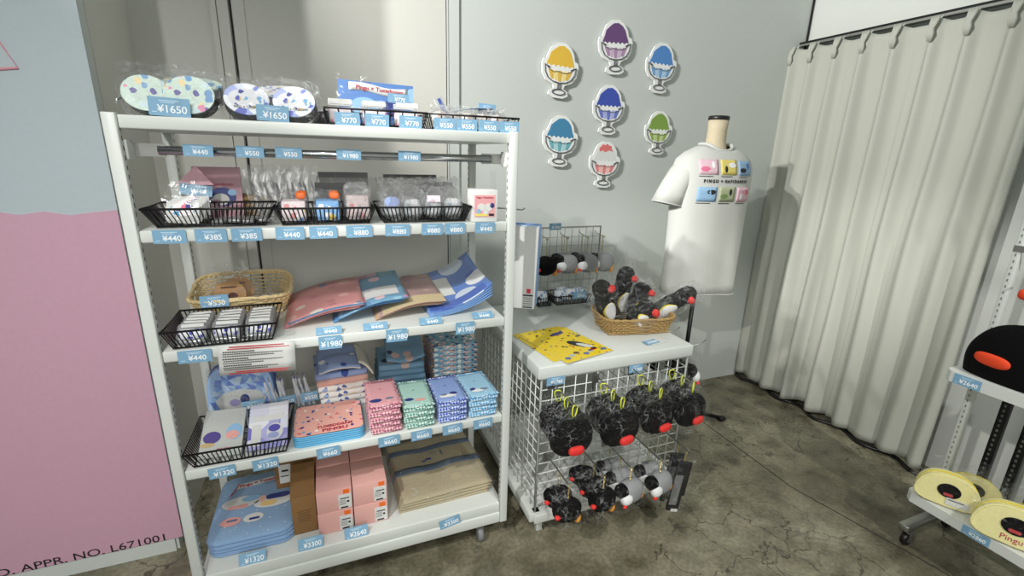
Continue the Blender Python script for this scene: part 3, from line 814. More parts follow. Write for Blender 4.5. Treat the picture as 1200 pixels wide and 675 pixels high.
# white box
bx = thing('gift_box', 'white box with a pink square label at the right end of the second shelf', 'box', (.512, 1.588, Z2 + .001), (0, 0, R(-3)))
MB().rbox(PAPER, (0, 0, .054), (.092, .085, .108), .002).build('carton', bx)
MB().box(mat('pink_label', (232, 166, 170), .5), (0, -.0432, .054), (.072, .001, .074)).build('pink_label', bx)
MB().prism(PAPER, ell(.014, .013, 16, -.012, .05), -.0448, -.0436).prism(PAPER, ell(.014, .013, 16, .014, .05), -.0448, -.0436).prism(mat('pale_blue_print', (146, 190, 226), .4), ell(.008, .008, 14, -.022, .036), -.0448, -.0436).prism(mat('navy_print', (52, 62, 130), .4), ell(.008, .009, 14, .026, .056), -.0448, -.0436).prism(PAPER, ell(.01, .008, 14, .004, .034), -.0448, -.0436).build('abstract_blobs', bx)
text('Pingu × Tuxedosam', .0082, INKRD, bx, (0, -.0446, .083), sx=.9)
MB().box(mat('yellow_label', (236, 220, 110), .5), (-.012, -.0440, .024), (.044, .001, .008)).box(INKB, (.024, -.0440, .024), (.018, .001, .008)).build('caption_strip', bx)
ctab = MB().sheet(FILMT, lambda u, v: (.565 + .006 * math.sin(v * 3), 1.60 + .06 * u, Z2 + .02 + .15 * v), 4, 6, .001).build('clear_sleeve')
tag(ctab, 'clear curled plastic sleeve hanging beside the white box, second shelf', 'plastic sleeve')

# ================================================================== third shelf
Z3 = 1.016
wk = wicker('light straw wicker basket at the left back of the third shelf', .32, .26, .07, (-.305, 1.905, Z3 + .004), 2, WICK, 8, .03, .035)
wire_basket('black slatted basket of silver packets at the left front of the third shelf', -.467, -.166, 1.525, 1.735, Z3 + .001, Z3 + .062, .02)
price('¥550', (-.373, 1.768, Z3 + .075), '¥550 tag on the front of the light wicker basket, third shelf', .084, .044, (R(-6), R(-2), 0))
price('¥440', (-.393, 1.5275, Z3 - .020), '¥440 tag at the far left of the third shelf edge', .086, .040, (R(2), R(1), 0))
for x, l in ((-.018, '¥1980 tag at the left of the three on the third shelf edge'), (.194, '¥1980 tag in the middle of the third shelf edge'), (.436, '¥1980 tag at the right of the third shelf edge')):
    price('¥1980', (x, 1.5275, Z3 - .022), l, .070, .046, (R(2), 0, 0))
for x, y, l in ((-.019, 1.553, 'tag lying flat in front of the pink clear files'), (.128, 1.551, 'tag lying flat in front of the blue clear files'), (.316, 1.548, 'tag lying flat in front of the mauve clear files'), (.511, 1.556, 'tag lying flat in front of the blue and white bags, third shelf')):
    price('¥440', (x, y, Z3 + .010), l, .08, .034, (R(-62), 0, 0))
WOOD = mat('wooden_disc', (206, 158, 104), .6, bump=.2, bscale=90, var=.15)
for i, (x, y, l) in enumerate(((-.345, 1.845, 'round wooden coaster in a clear bag at the front of the light wicker basket'), (-.325, 1.90, 'round wooden coaster in a clear bag behind the front one, wicker basket'))):
    t = thing('wooden_coaster', l, 'coaster', (x, y, Z3 + .018), (R(-28), 0, R(3)), 'bagged wooden coasters')
    MB().prism(WOOD, ell(.055, .052, 32, 0, .055), -.004, .004).build('disc', t)
    MB().prism(mat('burnt_brown', (92, 50, 36), .7), ell(.016, .012, 18, .012, .05), -.0046, -.0038).prism(mat('burnt_brown', (92, 50, 36), .7), rr_outline(.05, .006, .002, 3, 0, .082), -.0046, -.0038).build('burnt_mark', t)
    MB().sheet(FILMX, lambda u, v: (-.07 + .14 * u, -.010 + .008 * noise.noise(Vector((u * 4, v * 4, 9 + i))) + .004 * math.sin(u * 9), v * .165), 10, 10, .0006, smooth=False).build('clear_bag', t)
for i, x in enumerate((-.245, -.225)):
    t = thing('small_packet', ['white-based clear packet in the right half of the light wicker basket', 'rear clear packet in the right half of the light wicker basket'][i], 'packet', (x, 1.90 + .06 * i, Z3 + .012), (0, 0, R(6)), 'clear packets in the light wicker basket')
    MB().rbox(PAPER, (0, 0, .012), (.07, .04, .016), .003).build('card_base', t)
    bag(t, (0, 0, .03), (.09, .06, .06), 120 + i, 'clear_bag', .5)
FOIL = mat('silver_foil', (196, 198, 201), .28, .75, bump=.5, bscale=50)
FPR = mat_spots('foil_print', (236, 238, 244), [(90, 100, 190), (240, 240, 246), (140, 150, 210)], 60, .45)
for c in range(3):
    for r_ in range(5):
        t = thing('foil_packet', 'silver foil packet in the %s column of the third-shelf black basket, %s' % (('left', 'middle', 'right')[c], ('frontmost', 'second from the front', 'third from the front', 'fourth from the front', 'rearmost')[r_]), 'packet', (-.408 + .092 * c, 1.567 + .029 * r_, Z3 + .006), (R(-50), R(2 * math.sin(c + r_)), R(2 * c - 2)), 'silver foil packets')
        MB().pillow(FOIL, (0, 0, .036), (.084, .016, .072), .35, 16, 8, .05, c * 5 + r_, 30).build('foil_body', t)
        MB().rbox(PAPER, (0, -.0075, .060), (.06, .003, .012), .001).box(FPR, (0, -.0085, .03), (.062, .002, .032)).build('printed_label', t)
# fans of clear files
def file_pile(nm, glabel, x0, x1, y0, y1, h0, h1, m, inner, nn, colw, sag=.03, droop=.02, cat='clear file', back=None):
    for k in range(nn):
        dz = k * .0032
        def fn(u, v):
            x = x0 + (x1 - x0) * u + .004 * k
            y = y0 + (y1 - y0) * v + .003 * k * math.sin(k)
            z = Z3 + .003 + dz + h0 + (h1 - h0) * u + sag * max(0, math.sin(PI * u)) ** 1.2 + droop * v * v
            return (x, y, z)
        mid = fn(.5, .5)
        o = MB().sheet(m if k == nn - 1 else (back or m), lambda u, v: Vector(fn(u, v)) - Vector(mid), 14, 6, .0018).build('clear_file', None, mid)
        tag(o, '%s, %s in its fanned pile, third shelf' % (glabel, ORD[nn - 1 - k]), cat, 'fanned clear files')
        if k == nn - 1:
            for (a0, a1, b0, b1, im) in inner:
                b = MB().sheet(im, lambda u, v: Vector(fn(a0 + (a1 - a0) * u, b0 + (b1 - b0) * v)) - Vector(mid) + Vector((0, 0, .0016)), 10, 4, .0006)
                b.build('printed_panel', o)
            MB().sheet(FILMT, lambda u, v: Vector(fn(-.02 + 1.03 * u, -.03 + 1.06 * v)) - Vector(mid) + Vector((0, 0, .003 + .002 * noise.noise(Vector((u * 5, v * 5, k))))), 10, 6, .0004, smooth=False).build('clear_sleeve', o)
PF = mat_spots('pink_file_print', (216, 150, 150), [(230, 180, 176), (200, 130, 136), (226, 214, 200), (110, 130, 170)], 16, .36, .35, .05)
BF = mat_spots('blue_file_print', (112, 160, 190), [(150, 190, 212), (226, 190, 200), (96, 136, 176), (200, 150, 180)], 14, .40, .35, .05)
MF = mat_spots('mauve_file_print', (176, 142, 140), [(196, 170, 160), (160, 120, 130), (226, 220, 214)], 13, .38, .35, .05)
CF = mat('cream_file_panel', (226, 204, 160), .4)
BLF = mat('blue_file_edge', (92, 146, 196), .35)
WB = mat_spots('blue_white_bag_print', (96, 134, 206), [(238, 240, 244), (210, 222, 240), (70, 100, 190), (150, 186, 224)], 9, .5, .3, .05)
# each pile's base is carried by the next one, so they lie like shingles
file_pile('clear_file', 'pink clear file with blue edges', -.16, .085, 1.63, 1.965, 0, .052, PF, [(0, 1, 0, .06, BLF)], 5, '', .012, .015, back=PF)
file_pile('clear_file', 'light blue clear file', -.005, .235, 1.645, 1.985, .0, .058, BF, [(.35, .9, .2, .5, mat('file_white_print', (226, 226, 226), .4)), (.1, .4, .12, .3, mat('file_rose_print', (222, 170, 186), .4))], 6, '', .016, .02, back=BLF)
file_pile('clear_file', 'mauve and cream clear file', .135, .375, 1.63, 1.96, .0, .04, MF, [(.05, 1, 0, .28, CF)], 5, '', .016, .02, back=mat('tan_file_edge', (190, 158, 130), .4))
for k in range(5):
    def fnb(u, v):
        x = .325 + .245 * u; y = 1.60 + .36 * v + .02 * u
        return (x, y, Z3 + .004 + .0045 * k + .06 * max(0, u) ** 2.2 * (1 + .12 * k) + .05 * v * v)
    mid = Vector(fnb(.5, .5))
    o = MB().sheet(WB if k == 4 else mat('blue_bag_side', (128, 170, 226), .35), lambda u, v: Vector(fnb(u, v)) - mid, 12, 8, .003).build('folded_gift_bag', None, mid)
    tag(o, 'blue and white folded bag in film, %s, right end of third shelf' % ORD[4 - k], 'gift bag', 'blue and white bags')
    if k == 4:
        MB().sheet(mat('bag_cream_patch', (226, 228, 224), .4), lambda u, v: Vector(fnb(.1 + .42 * u, .3 + .45 * v + .2 * u * (1 - u))) - mid + Vector((0, 0, .0022)), 8, 5, .0006).build('pale_patch', o)
        MB().sheet(mat('bag_deep_patch', (80, 112, 196), .4), lambda u, v: Vector(fnb(.02 + .9 * u, .02 + .16 * v)) - mid + Vector((0, 0, .0022)), 8, 3, .0006).build('deep_blue_band', o)
    MB().sheet(FILMT, lambda u, v: Vector(fnb(-.02 + 1.06 * u, -.03 + 1.08 * v)) - mid + Vector((0, 0, .0030 + .0015 * noise.noise(Vector((u * 6, v * 6, k))))), 10, 8, .0004, smooth=False).build('clear_sleeve', o)

# ---- hanging white notice
nt_ = thing('paper_notice', 'white paper notice with red and black lines hung under the third shelf', 'notice', (-.229, 1.520, Z3 - .045), (R(2), R(2.6), 0))
MB().sheet(PAPER, lambda u, v: (-.105 + .21 * u, .002 * math.sin(u * 5), -.05 + .10 * v), 8, 3, .0008).build('sheet', nt_)
bR, bK = MB(), MB()
bR.box(INKR, (0, -.002, .043), (.15, .0006, .0032)).box(INKR, (.01, -.002, .036), (.18, .0006, .0028)).box(INKR, (.012, -.002, -.040), (.15, .0006, .003)).box(INKR, (.0, -.002, -.046), (.16, .0006, .003))
for z, lw, xx in ((.027, .085, -.05), (.020, .165, -.012), (.013, .14, -.024), (.004, .07, -.06), (-.003, .17, -.008), (-.010, .11, -.04), (-.018, .075, -.056), (-.025, .15, -.02), (-.031, .12, -.034)):
    n_ = int(lw / .006)
    for k in range(n_):
        bK.box(INKB, (xx - lw / 2 + lw * (k + .5) / n_, -.0018, z), (.0045, .0006, .0026 if z not in (.027, .004, -.018) else .0036))
bR.build('red_lines', nt_); bK.build('black_lines', nt_)
MB().sheet(FILMT, lambda u, v: (-.108 + .216 * u, -.0035, -.053 + .106 * v), 4, 2, .0004).build('clear_sleeve', nt_)

# ================================================================== fourth shelf
Z4 = .609
for p, x, l in (('¥1320', -.373, 'left ¥1320 tag on the fourth shelf edge'), ('¥1320', -.248, 'right ¥1320 tag on the fourth shelf edge'), ('¥660', -.053, '¥660 tag below the pink towel pile, fourth shelf'),
                ('¥660', .152, '¥660 tag below the rose mini towels'), ('¥660', .269, '¥660 tag below the mint mini towels'), ('¥660', .387, '¥660 tag below the violet-blue mini towels'), ('¥660', .509, '¥660 tag below the pale blue mini towels')):
    price(p, (x, 1.5275, Z4 - .020), l, .076, .040, (R(2), R(-2), 0))
wire_basket('black slatted basket of card packs at the left front of the fourth shelf', -.470, -.165, 1.525, 1.765, Z4 + .001, Z4 + .062, .02)
FACET = mat_facets('blue_facet_print', [(96, 128, 208), (140, 180, 232), (190, 216, 244), (112, 150, 220), (160, 196, 238), (86, 112, 196)], 30)
bp_ = thing('pouch_with_handle', 'large blue facet-patterned pouch in a crinkled bag at the left of the fourth shelf', 'pouch', (-.345, 1.865, Z4 + .001), (R(-6), 0, R(-4)))
def dome(w_, h_, n_=24):
    pts = [(-w_ / 2, 0), (w_ / 2, 0)]
    for k in range(n_ + 1):
        a = PI * k / n_; pts.append((w_ / 2 * math.copysign(abs(math.cos(a)) ** .55, math.cos(a)), h_ * .45 + h_ * .55 * math.sin(a) ** .8))
    return pts
MB().prism(mat('pouch_side_blue', (120, 150, 206), .7), dome(.225, .205), -.035, .04).build('gusset', bp_)
random.seed(5)
fcol = [mat('facet_blue_%d' % q, c, .6) for q, c in enumerate(((118, 150, 222), (164, 198, 240), (206, 226, 248), (134, 174, 232), (184, 212, 244), (104, 130, 208)))]
b = MB().prism(fcol[1], dome(.222, .202), -.0415, -.034)
gp_ = {}
for q in range(-6, 7):
    for r_ in range(0, 10): gp_[q, r_] = (q * .022 + (r_ % 2) * .011 + random.uniform(-.006, .006), r_ * .022 + random.uniform(-.006, .006))
def in_dome(x, z): return z > .002 and z < .202 * (.45 + .55 * max(0, 1 - abs(x / .110) ** 3) ** .6) and abs(x) < .109
for q in range(-6, 6):
    for r_ in range(0, 9):
        for tri3 in (((q, r_), (q + 1, r_), (q, r_ + 1)), ((q + 1, r_), (q + 1, r_ + 1), (q, r_ + 1))):
            P_ = [gp_[k_] for k_ in tri3]
            if all(in_dome(*p) for p in P_): b.add([(x, -.0421, z) for x, z in P_], [(0, 1, 2)], random.choice(fcol))
b.build('front_panel', bp_)
wp = MB().prism(PAPER, [(-.07, .03), (.07, .03), (.085, .07), (.06, .10), (0, .112), (-.06, .10), (-.085, .07)], -.0435, -.0415)
wp.prism(mat('navy_print', (52, 62, 130), .4), ell(.016, .02, 16, .012, .07), -.0445, -.043).prism(mat('lilac_print', (170, 160, 210), .4), ell(.018, .014, 16, -.022, .06), -.0445, -.043).build('white_motif', bp_)
MB().tube(mat('navy_piping', (60, 76, 140), .6), [(x, .0, z) for x, z in dome(.23, .209)[2:]], .004, 6).build('zip', bp_)
bag(bp_, (0, 0, .105), (.245, .13, .24), 131, 'clear_bag', .25)
price('¥2100', (-.300, 1.765, Z4 + .078), '¥2100 tag in front of the blue facet pouch', .074, .038, (R(-5), R(-3), 0))
# pens in two clear cups
PENW = mat('white_pen_barrel', (232, 233, 238), .35)
PENV = mat_spots('violet_pen_print', (232, 233, 240), [(96, 100, 176), (236, 236, 240), (150, 156, 200)], 60, .45)
for c, cx in enumerate((-.215, -.125)):
    t = thing('pen_cup', 'clear pen cup on the fourth shelf, %s' % ('left one by the blue pouch' if c == 0 else 'right one by the towels'), 'pen cup', (cx, 1.83, Z4 + .001), (0, 0, 0), 'clear pen cups')
    b = MB()
    for (xx, yy, sx_, sy_) in ((-.038, 0, .002, .06), (.038, 0, .002, .06), (0, -.03, .078, .002), (0, .03, .078, .002)):
        b.box(ACRYL, (xx, yy, .045), (sx_, sy_, .09))
    b.build('cup_wall', t)
    MB().box(ACRYL, (0, 0, .002), (.078, .06, .004)).build('cup_base', t)
    for i in range(7):
        q = thing('pen', 'white printed pen in the %s clear cup, fourth shelf, %s from the left' % (('left', 'right')[c], ['first', 'second', 'third', 'fourth', 'fifth', 'sixth', 'seventh'][i]), 'pen', (cx - .028 + .0095 * i, 1.822 + .012 * (i % 2), Z4 + .007), (R(-4), R(-10 + 5 * math.sin(i * 1.7 + c)), 0), 'white printed pens')
        MB().lathe(PENV if i % 2 else PENW, [(.001, 0), (.005, .012), (.005, .12), (.0035, .128)], 10).build('barrel', q)
        MB().lathe(mat('pen_grey_tip', (150, 150, 160), .3, .6), [(.0035, .128), (.0028, .13), (.0022, .145)], 8).build('push_button', q)
        if i % 3 == 0: MB().sheet(FILMT, lambda u, v: (-.02 + .04 * u, -.008 + .002 * noise.noise(Vector((u * 5, v * 4, i))), v * (.18 + .012 * i)), 4, 6, .0004, smooth=False).build('clear_sleeve', q)
price('¥550', (-.194, 1.792, Z4 + .062), '¥550 tag on the left pen cup, fourth shelf', .066, .038, (R(-3), R(-3), 0))
price('¥550', (-.112, 1.792, Z4 + .066), '¥550 tag on the right pen cup, fourth shelf', .062, .038, (R(-3), R(-4), 0))
# card packs in the basket
GRC = mat('grey_card_pack', (196, 200, 196), .5)
VIC = mat_facets('violet_card_facets', [(150, 150, 214), (226, 228, 244), (240, 240, 248), (180, 180, 226), (120, 118, 196)], 16)
for c in range(2):
    for r_ in range(4):
        t = thing('card_pack', '%s card pack in the fourth-shelf black basket, %s' % (('grey-green', 'violet')[c], ('frontmost', 'second from the front', 'third from the front', 'rearmost')[r_]), 'card pack', (-.385 + .14 * c, 1.575 + .018 * r_, Z4 + .006 + .005 * r_), (R(-60), R(1 - 2 * c), R(-2)), 'card packs in the fourth-shelf basket')
        t.scale = (1, 1, 1)
        MB().rbox(GRC if c == 0 else VIC, (0, 0, .066), (.125, .006, .130), .001).build('card', t)
        if r_ == 0:
            b = MB()
            if c == 0:
                b.prism(mat('indigo_print', (82, 66, 140), .5), ell(.026, .022, 20, -.03, .072), -.0042, -.0030).prism(mat('pale_blue_print', (146, 190, 226), .4), ell(.024, .030, 20, .035, .086), -.0042, -.0030).prism(mat('rose_print', (232, 168, 160), .5), ell(.02, .016, 18, .03, .074), -.0050, -.004).prism(mat('tan_print', (206, 180, 130), .5), ell(.022, .008, 18, -.04, .046), -.0042, -.003)
                b.build('abstract_blobs', t)
                text('PINGU', .013, INKRD, t, (.01, -.0040, .026), sx=1.1)
            else:
                b.prism(PAPER, rr_outline(.1, .022, .004, 3, 0, .116), -.0042, -.003).prism(PAPER, rr_outline(.03, .08, .006, 3, -.036, .054), -.0042, -.003).prism(PAPER, ell(.026, .032, 20, .022, .060), -.0042, -.003).prism(mat('violet_blob', (84, 78, 170), .5), ell(.019, .014, 18, .02, .073), -.005, -.004).prism(mat('violet_blob_pale', (160, 170, 214), .5), ell(.018, .012, 18, .018, .046), -.005, -.004)
                b.build('abstract_blobs', t)
        MB().sheet(FILMT, lambda u, v: (-.066 + .132 * u, -.0065 + .002 * noise.noise(Vector((u * 5, v * 5, r_))), -.003 + v * .148), 6, 8, .0004, smooth=False).build('clear_sleeve', t)
# towels
PTW = mat_spots('pink_towel_print', (236, 178, 164), [(60, 56, 130), (120, 160, 196), (244, 244, 240), (226, 110, 120), (90, 84, 150), (236, 178, 164)], 48, .30, .95)
BLUET = mat('blue_towel_edge', (104, 180, 224), .95, bump=.5, bscale=300)
PINKT = mat('pink_towel_cloth', (236, 184, 170), .95, bump=.5, bscale=300)
def flat_towel(nm, label, group, c, w, d, h, top, edge, cat='towel', r=.03, rz=0):
    o = thing(nm, label, cat, c, (0, 0, R(rz)), group)
    out = rr_outline(w, d, r, 6)
    vs = []; fs = []; rings = [(.985, 0), (1, h * .25), (1, h * .75), (.985, h)]
    n_ = len(out)
    for s_, z in rings:
        for i, (x, y) in enumerate(out):
            vs.append((x * s_, y * s_, z + .0012 * math.sin(i * 1.1)))
    for k in range(3):
        for i in range(n_):
            j = (i + 1) % n_; fs.append((k * n_ + i, k * n_ + j, (k + 1) * n_ + j, (k + 1) * n_ + i))
    fs.append(list(range(n_))[::-1])
    MB().add(vs, fs, edge, smooth=True).build('hem', o)
    # softly dished top cloth
    tv = []; tf = []
    for k, s_ in enumerate((.975, .8, .5, .2)):
        for i, (x, y) in enumerate(out): tv.append((x * s_, y * s_, h + .001 + .0015 * noise.noise(Vector((x * 20, y * 20, k)))))
    for k in range(3):
        for i in range(n_):
            j = (i + 1) % n_; tf.append((k * n_ + i, k * n_ + j, (k + 1) * n_ + j, (k + 1) * n_ + i))
    tf.append([3 * n_ + i for i in range(n_)])
    MB().add(tv, tf, top, smooth=True).build('printed_face', o)
    return o
for k in range(5):
    o = flat_towel('hand_towel', 'pink square towel with blue edge, %s in its pile, fourth shelf' % ORD[4 - k], 'pink towels with blue edges', (-.045 + .002 * math.sin(k * 3), 1.655, Z4 + .001 + .0082 * k), .236, .215, .0078, PTW if k == 4 else PINKT, BLUET, r=.025)
    if k == 4:
        text('TUXEDOSAM', .020, INKRD, o, (.020, -.062, .0098), (0, 0, R(2)), sx=1.0, bold=.0006)
        text('PINGU', .024, INKRD, o, (.020, -.086, .0098), (0, 0, R(2)), sx=1.2, bold=.0008)
def fold_towel(label, group, loc, w, d, h, cloth, edge, seed, rz=0, nm='folded_towel', band=None, motif=None):
    """towel folded in two: a fat rounded fold toward the front with a spiral edge"""
    o = thing(nm, label, 'towel', loc, (0, 0, R(rz)), group)
    prof = []
    n_ = 14
    for k in range(n_ + 1):
        a = -PI / 2 - PI * k / n_
        prof.append((-d / 2 + h / 2 + math.cos(a) * h / 2, h / 2 + math.sin(a) * h / 2))
    prof = [(d / 2, 0.0)] + prof + [(d / 2, h)]
    def fn(u, v):
        k = u * (len(prof) - 1); i = min(int(k), len(prof) - 2); f_ = k - i
        y = prof[i][0] * (1 - f_) + prof[i + 1][0] * f_; z = prof[i][1] * (1 - f_) + prof[i + 1][1] * f_
        x = (v - .5) * w
        z += .0018 * noise.noise(Vector((x * 25, y * 25, seed)))
        y += .003 * noise.noise(Vector((x * 18, z * 9, seed + 4)))
        return (x, y, max(z, 0))
    MB().sheet(cloth, fn, 40, 10, h * .32, smooth=True, side=edge).build('cloth', o)
    MB().rbox(edge, (0, .012, h * .5), (w * .985, d - .03, h * .55), h * .2).build('inner_fold', o)
    if band:
        MB().rbox(band, (0, -.001, h * .5), (w * 1.006, d * 1.004, h * .86), h * .3).build('hem_band', o)
    if motif:
        b = MB()
        for (x, y, rx_, ry_, mm) in motif:
            b.prism(mm, ell(rx_, ry_, 16, x, y), 0, .0012, M=T(0, 0, h * 1.17) @ RX(-90) @ Matrix.Diagonal((1, 1, -1, 1)))
        b.build('woven_motif', o)
    return o
NAVYT = mat('navy_print', (52, 62, 130), .4); GREYT = mat('grey_print', (120, 130, 150), .6); WHT = mat('white_print_flat', (240, 240, 240), .6); ROSET = mat('rose_print', (232, 168, 160), .5)
MINI = [('rose', (.146, 1.645), (216, 158, 164), (160, 84, 110), (232, 190, 196), 5, [( -.03, -.06, .022, .012, NAVYT), (.02, -.055, .016, .008, GREYT)]),
        ('mint', (.268, 1.642), (168, 204, 194), (84, 140, 128), (206, 228, 220), 4, [(-.028, -.045, .018, .011, NAVYT), (.012, -.055, .022, .009, ROSET)]),
        ('violet-blue', (.394, 1.642), (136, 160, 210), (62, 82, 172), (196, 210, 238), 4, [(-.01, -.06, .034, .012, WHT), (-.022, -.052, .014, .011, GREYT), (.014, -.046, .015, .012, NAVYT)]),
        ('pale blue', (.516, 1.642), (154, 196, 220), (84, 150, 196), (196, 222, 236), 4, [(-.012, -.055, .026, .011, WHT), (-.03, -.04, .012, .012, NAVYT), (.012, -.05, .02, .008, GREYT)])]
for nm, (cx, cy), base, edge, e2, cnt, mot in MINI:
    cl = mat_spots('mini_cloth_' + nm, base, [edge, base, base, e2], 40, .18, .95, .3)
    kn = mat_knit('mini_knit_' + nm, edge, e2, 130)
    for k in range(cnt):
        top_ = k == cnt - 1
        o = thing('mini_towel', '%s mini towel with knitted edge, %s of its front-row pile, fourth shelf' % (nm, ORD[cnt - 1 - k]), 'mini towel', (cx, cy + .002 * math.sin(k * 2), Z4 + .001 + .0225 * k), (0, 0, R(2 * math.sin(k * 3 + cx * 9))), 'mini towels in the front row')
        MB().rbox(kn, (0, 0, .011), (.112, .205, .0215), .010, 3).build('knit_edge', o)
        dz = .004 if top_ else 0
        MB().sheet(cl, lambda u, v: (-.054 + .108 * u, -.099 + .20 * v, .0222 + dz * math.sin(PI * v) + .0015 * noise.noise(Vector((u * 6, v * 6, k)))), 8, 10, .0014).build('cloth_face', o)
        if top_:
            b = MB()
            for (x, y, rx_, ry_, mm) in mot:
                b.add([(x + rx_ * math.cos(2 * PI * i / 16), y + ry_ * math.sin(2 * PI * i / 16), .0262) for i in range(16)] + [(x, y, .0268)], [(i, (i + 1) % 16, 16) for i in range(16)], mm)
            b.build('woven_motif', o)
            # scalloped loop edging round the face
            edgepts = []
            for i in range(60):
                u = i / 60 * 4; s_ = int(u); f_ = u - s_
                cxy = [(-.055, -.1), (.055, -.1), (.055, .1), (-.055, .1), (-.055, -.1)]
                a, c = cxy[s_], cxy[s_ + 1]
                w_ = .0025 * math.sin(i * 2.6)
                edgepts.append((a[0] + (c[0] - a[0]) * f_ + w_, a[1] + (c[1] - a[1]) * f_ + w_, .0225 + abs(w_) * .4))
            MB().tube(kn, edgepts, .003, 5, True).build('looped_edge', o)
# back row of folded towels
LBT = mat_spots('periwinkle_towel_print', (152, 172, 212), [(240, 240, 240), (70, 90, 160), (152, 172, 212), (200, 180, 120)], 18, .3, .95)
CRT = mat('cream_towel_cloth', (226, 222, 206), .95, bump=.5, bscale=300)
TLT = mat_spots('dusty_blue_towel_print', (118, 152, 176), [(60, 62, 90), (200, 170, 160), (118, 152, 176), (100, 136, 164)], 17, .3, .95)
TLE = mat('dusty_blue_towel', (110, 146, 172), .95, bump=.5, bscale=300)
MUL = mat_spots('multicolour_towel', (132, 178, 196), [(226, 184, 172), (240, 236, 226), (104, 152, 184), (226, 190, 180), (70, 74, 120)], 60, .52, .95, .3, (1, 1, 2.2))
WPT = mat_spots('white_towel_print', (230, 228, 222), [(150, 176, 214), (100, 110, 160), (226, 216, 190), (230, 228, 222)], 44, .42, .95)
MUE = mat('salmon_towel_edge', (226, 176, 162), .95)
for k in range(6):
    fold_towel('multicoloured and cream folded towel, %s, back left pile, fourth shelf' % ORD[5 - k], 'left pile of folded towels', (.02 - .003 * k, 1.88, Z4 + .001 + .0265 * k), .19, .2, .021, LBT if k >= 5 else (WPT if k != 4 else PINKT), WPT if k < 4 else CRT, k, 3)
dr = thing('folded_towel', 'periwinkle towel draped over the left towel pile on the fourth shelf', 'towel', (.0, 1.86, Z4 + .168), (0, 0, R(3)), 'left pile of folded towels')
MB().sheet(LBT, lambda u, v: (-.075 + .15 * u, -.115 + .2 * v, .022 - .05 * max(0, .35 - v) ** 1.3 + .012 * math.sin(u * 3) + .006 * noise.noise(Vector((u * 4, v * 4, 1)))), 12, 12, .005, side=CRT).build('cloth', dr)
MB().sheet(CRT, lambda u, v: (.07 + .05 * u, -.11 + .2 * v, .030 - .055 * u ** 2 + .008 * noise.noise(Vector((u * 4, v * 4, 3)))), 8, 10, .007).build('cream_lining', dr)
for k in range(6):
    fold_towel('dusty blue folded towel, %s, back middle pile, fourth shelf' % ORD[5 - k], 'middle pile of folded towels', (.245, 1.885, Z4 + .001 + .026 * k), .19 + .01 * math.sin(k), .2, .021, TLT if k == 5 else TLE, TLE, 20 + k, -2)
dr = thing('folded_towel', 'dusty blue towel draped over the middle towel pile on the fourth shelf', 'towel', (.262, 1.87, Z4 + .168), (0, 0, R(-3)), 'middle pile of folded towels')
MB().sheet(TLT, lambda u, v: (-.075 + .15 * u, -.11 + .2 * v, .04 * v + .05 * abs(u - .45) ** 1.5 + .006 * noise.noise(Vector((u * 4, v * 4, 1))) + .006), 14, 12, .006).build('cloth', dr)
for k in range(9):
    fold_towel('patterned folded towel with salmon edges, %s, back right pile, fourth shelf' % (ORD + ['eighth from top', 'lowest'])[8 - k], 'right pile of folded towels', (.465, 1.885, Z4 + .001 + .0235 * k), .19 + .006 * math.sin(k * 2), .2, .018, MUL, MUE, 40 + k, 2)
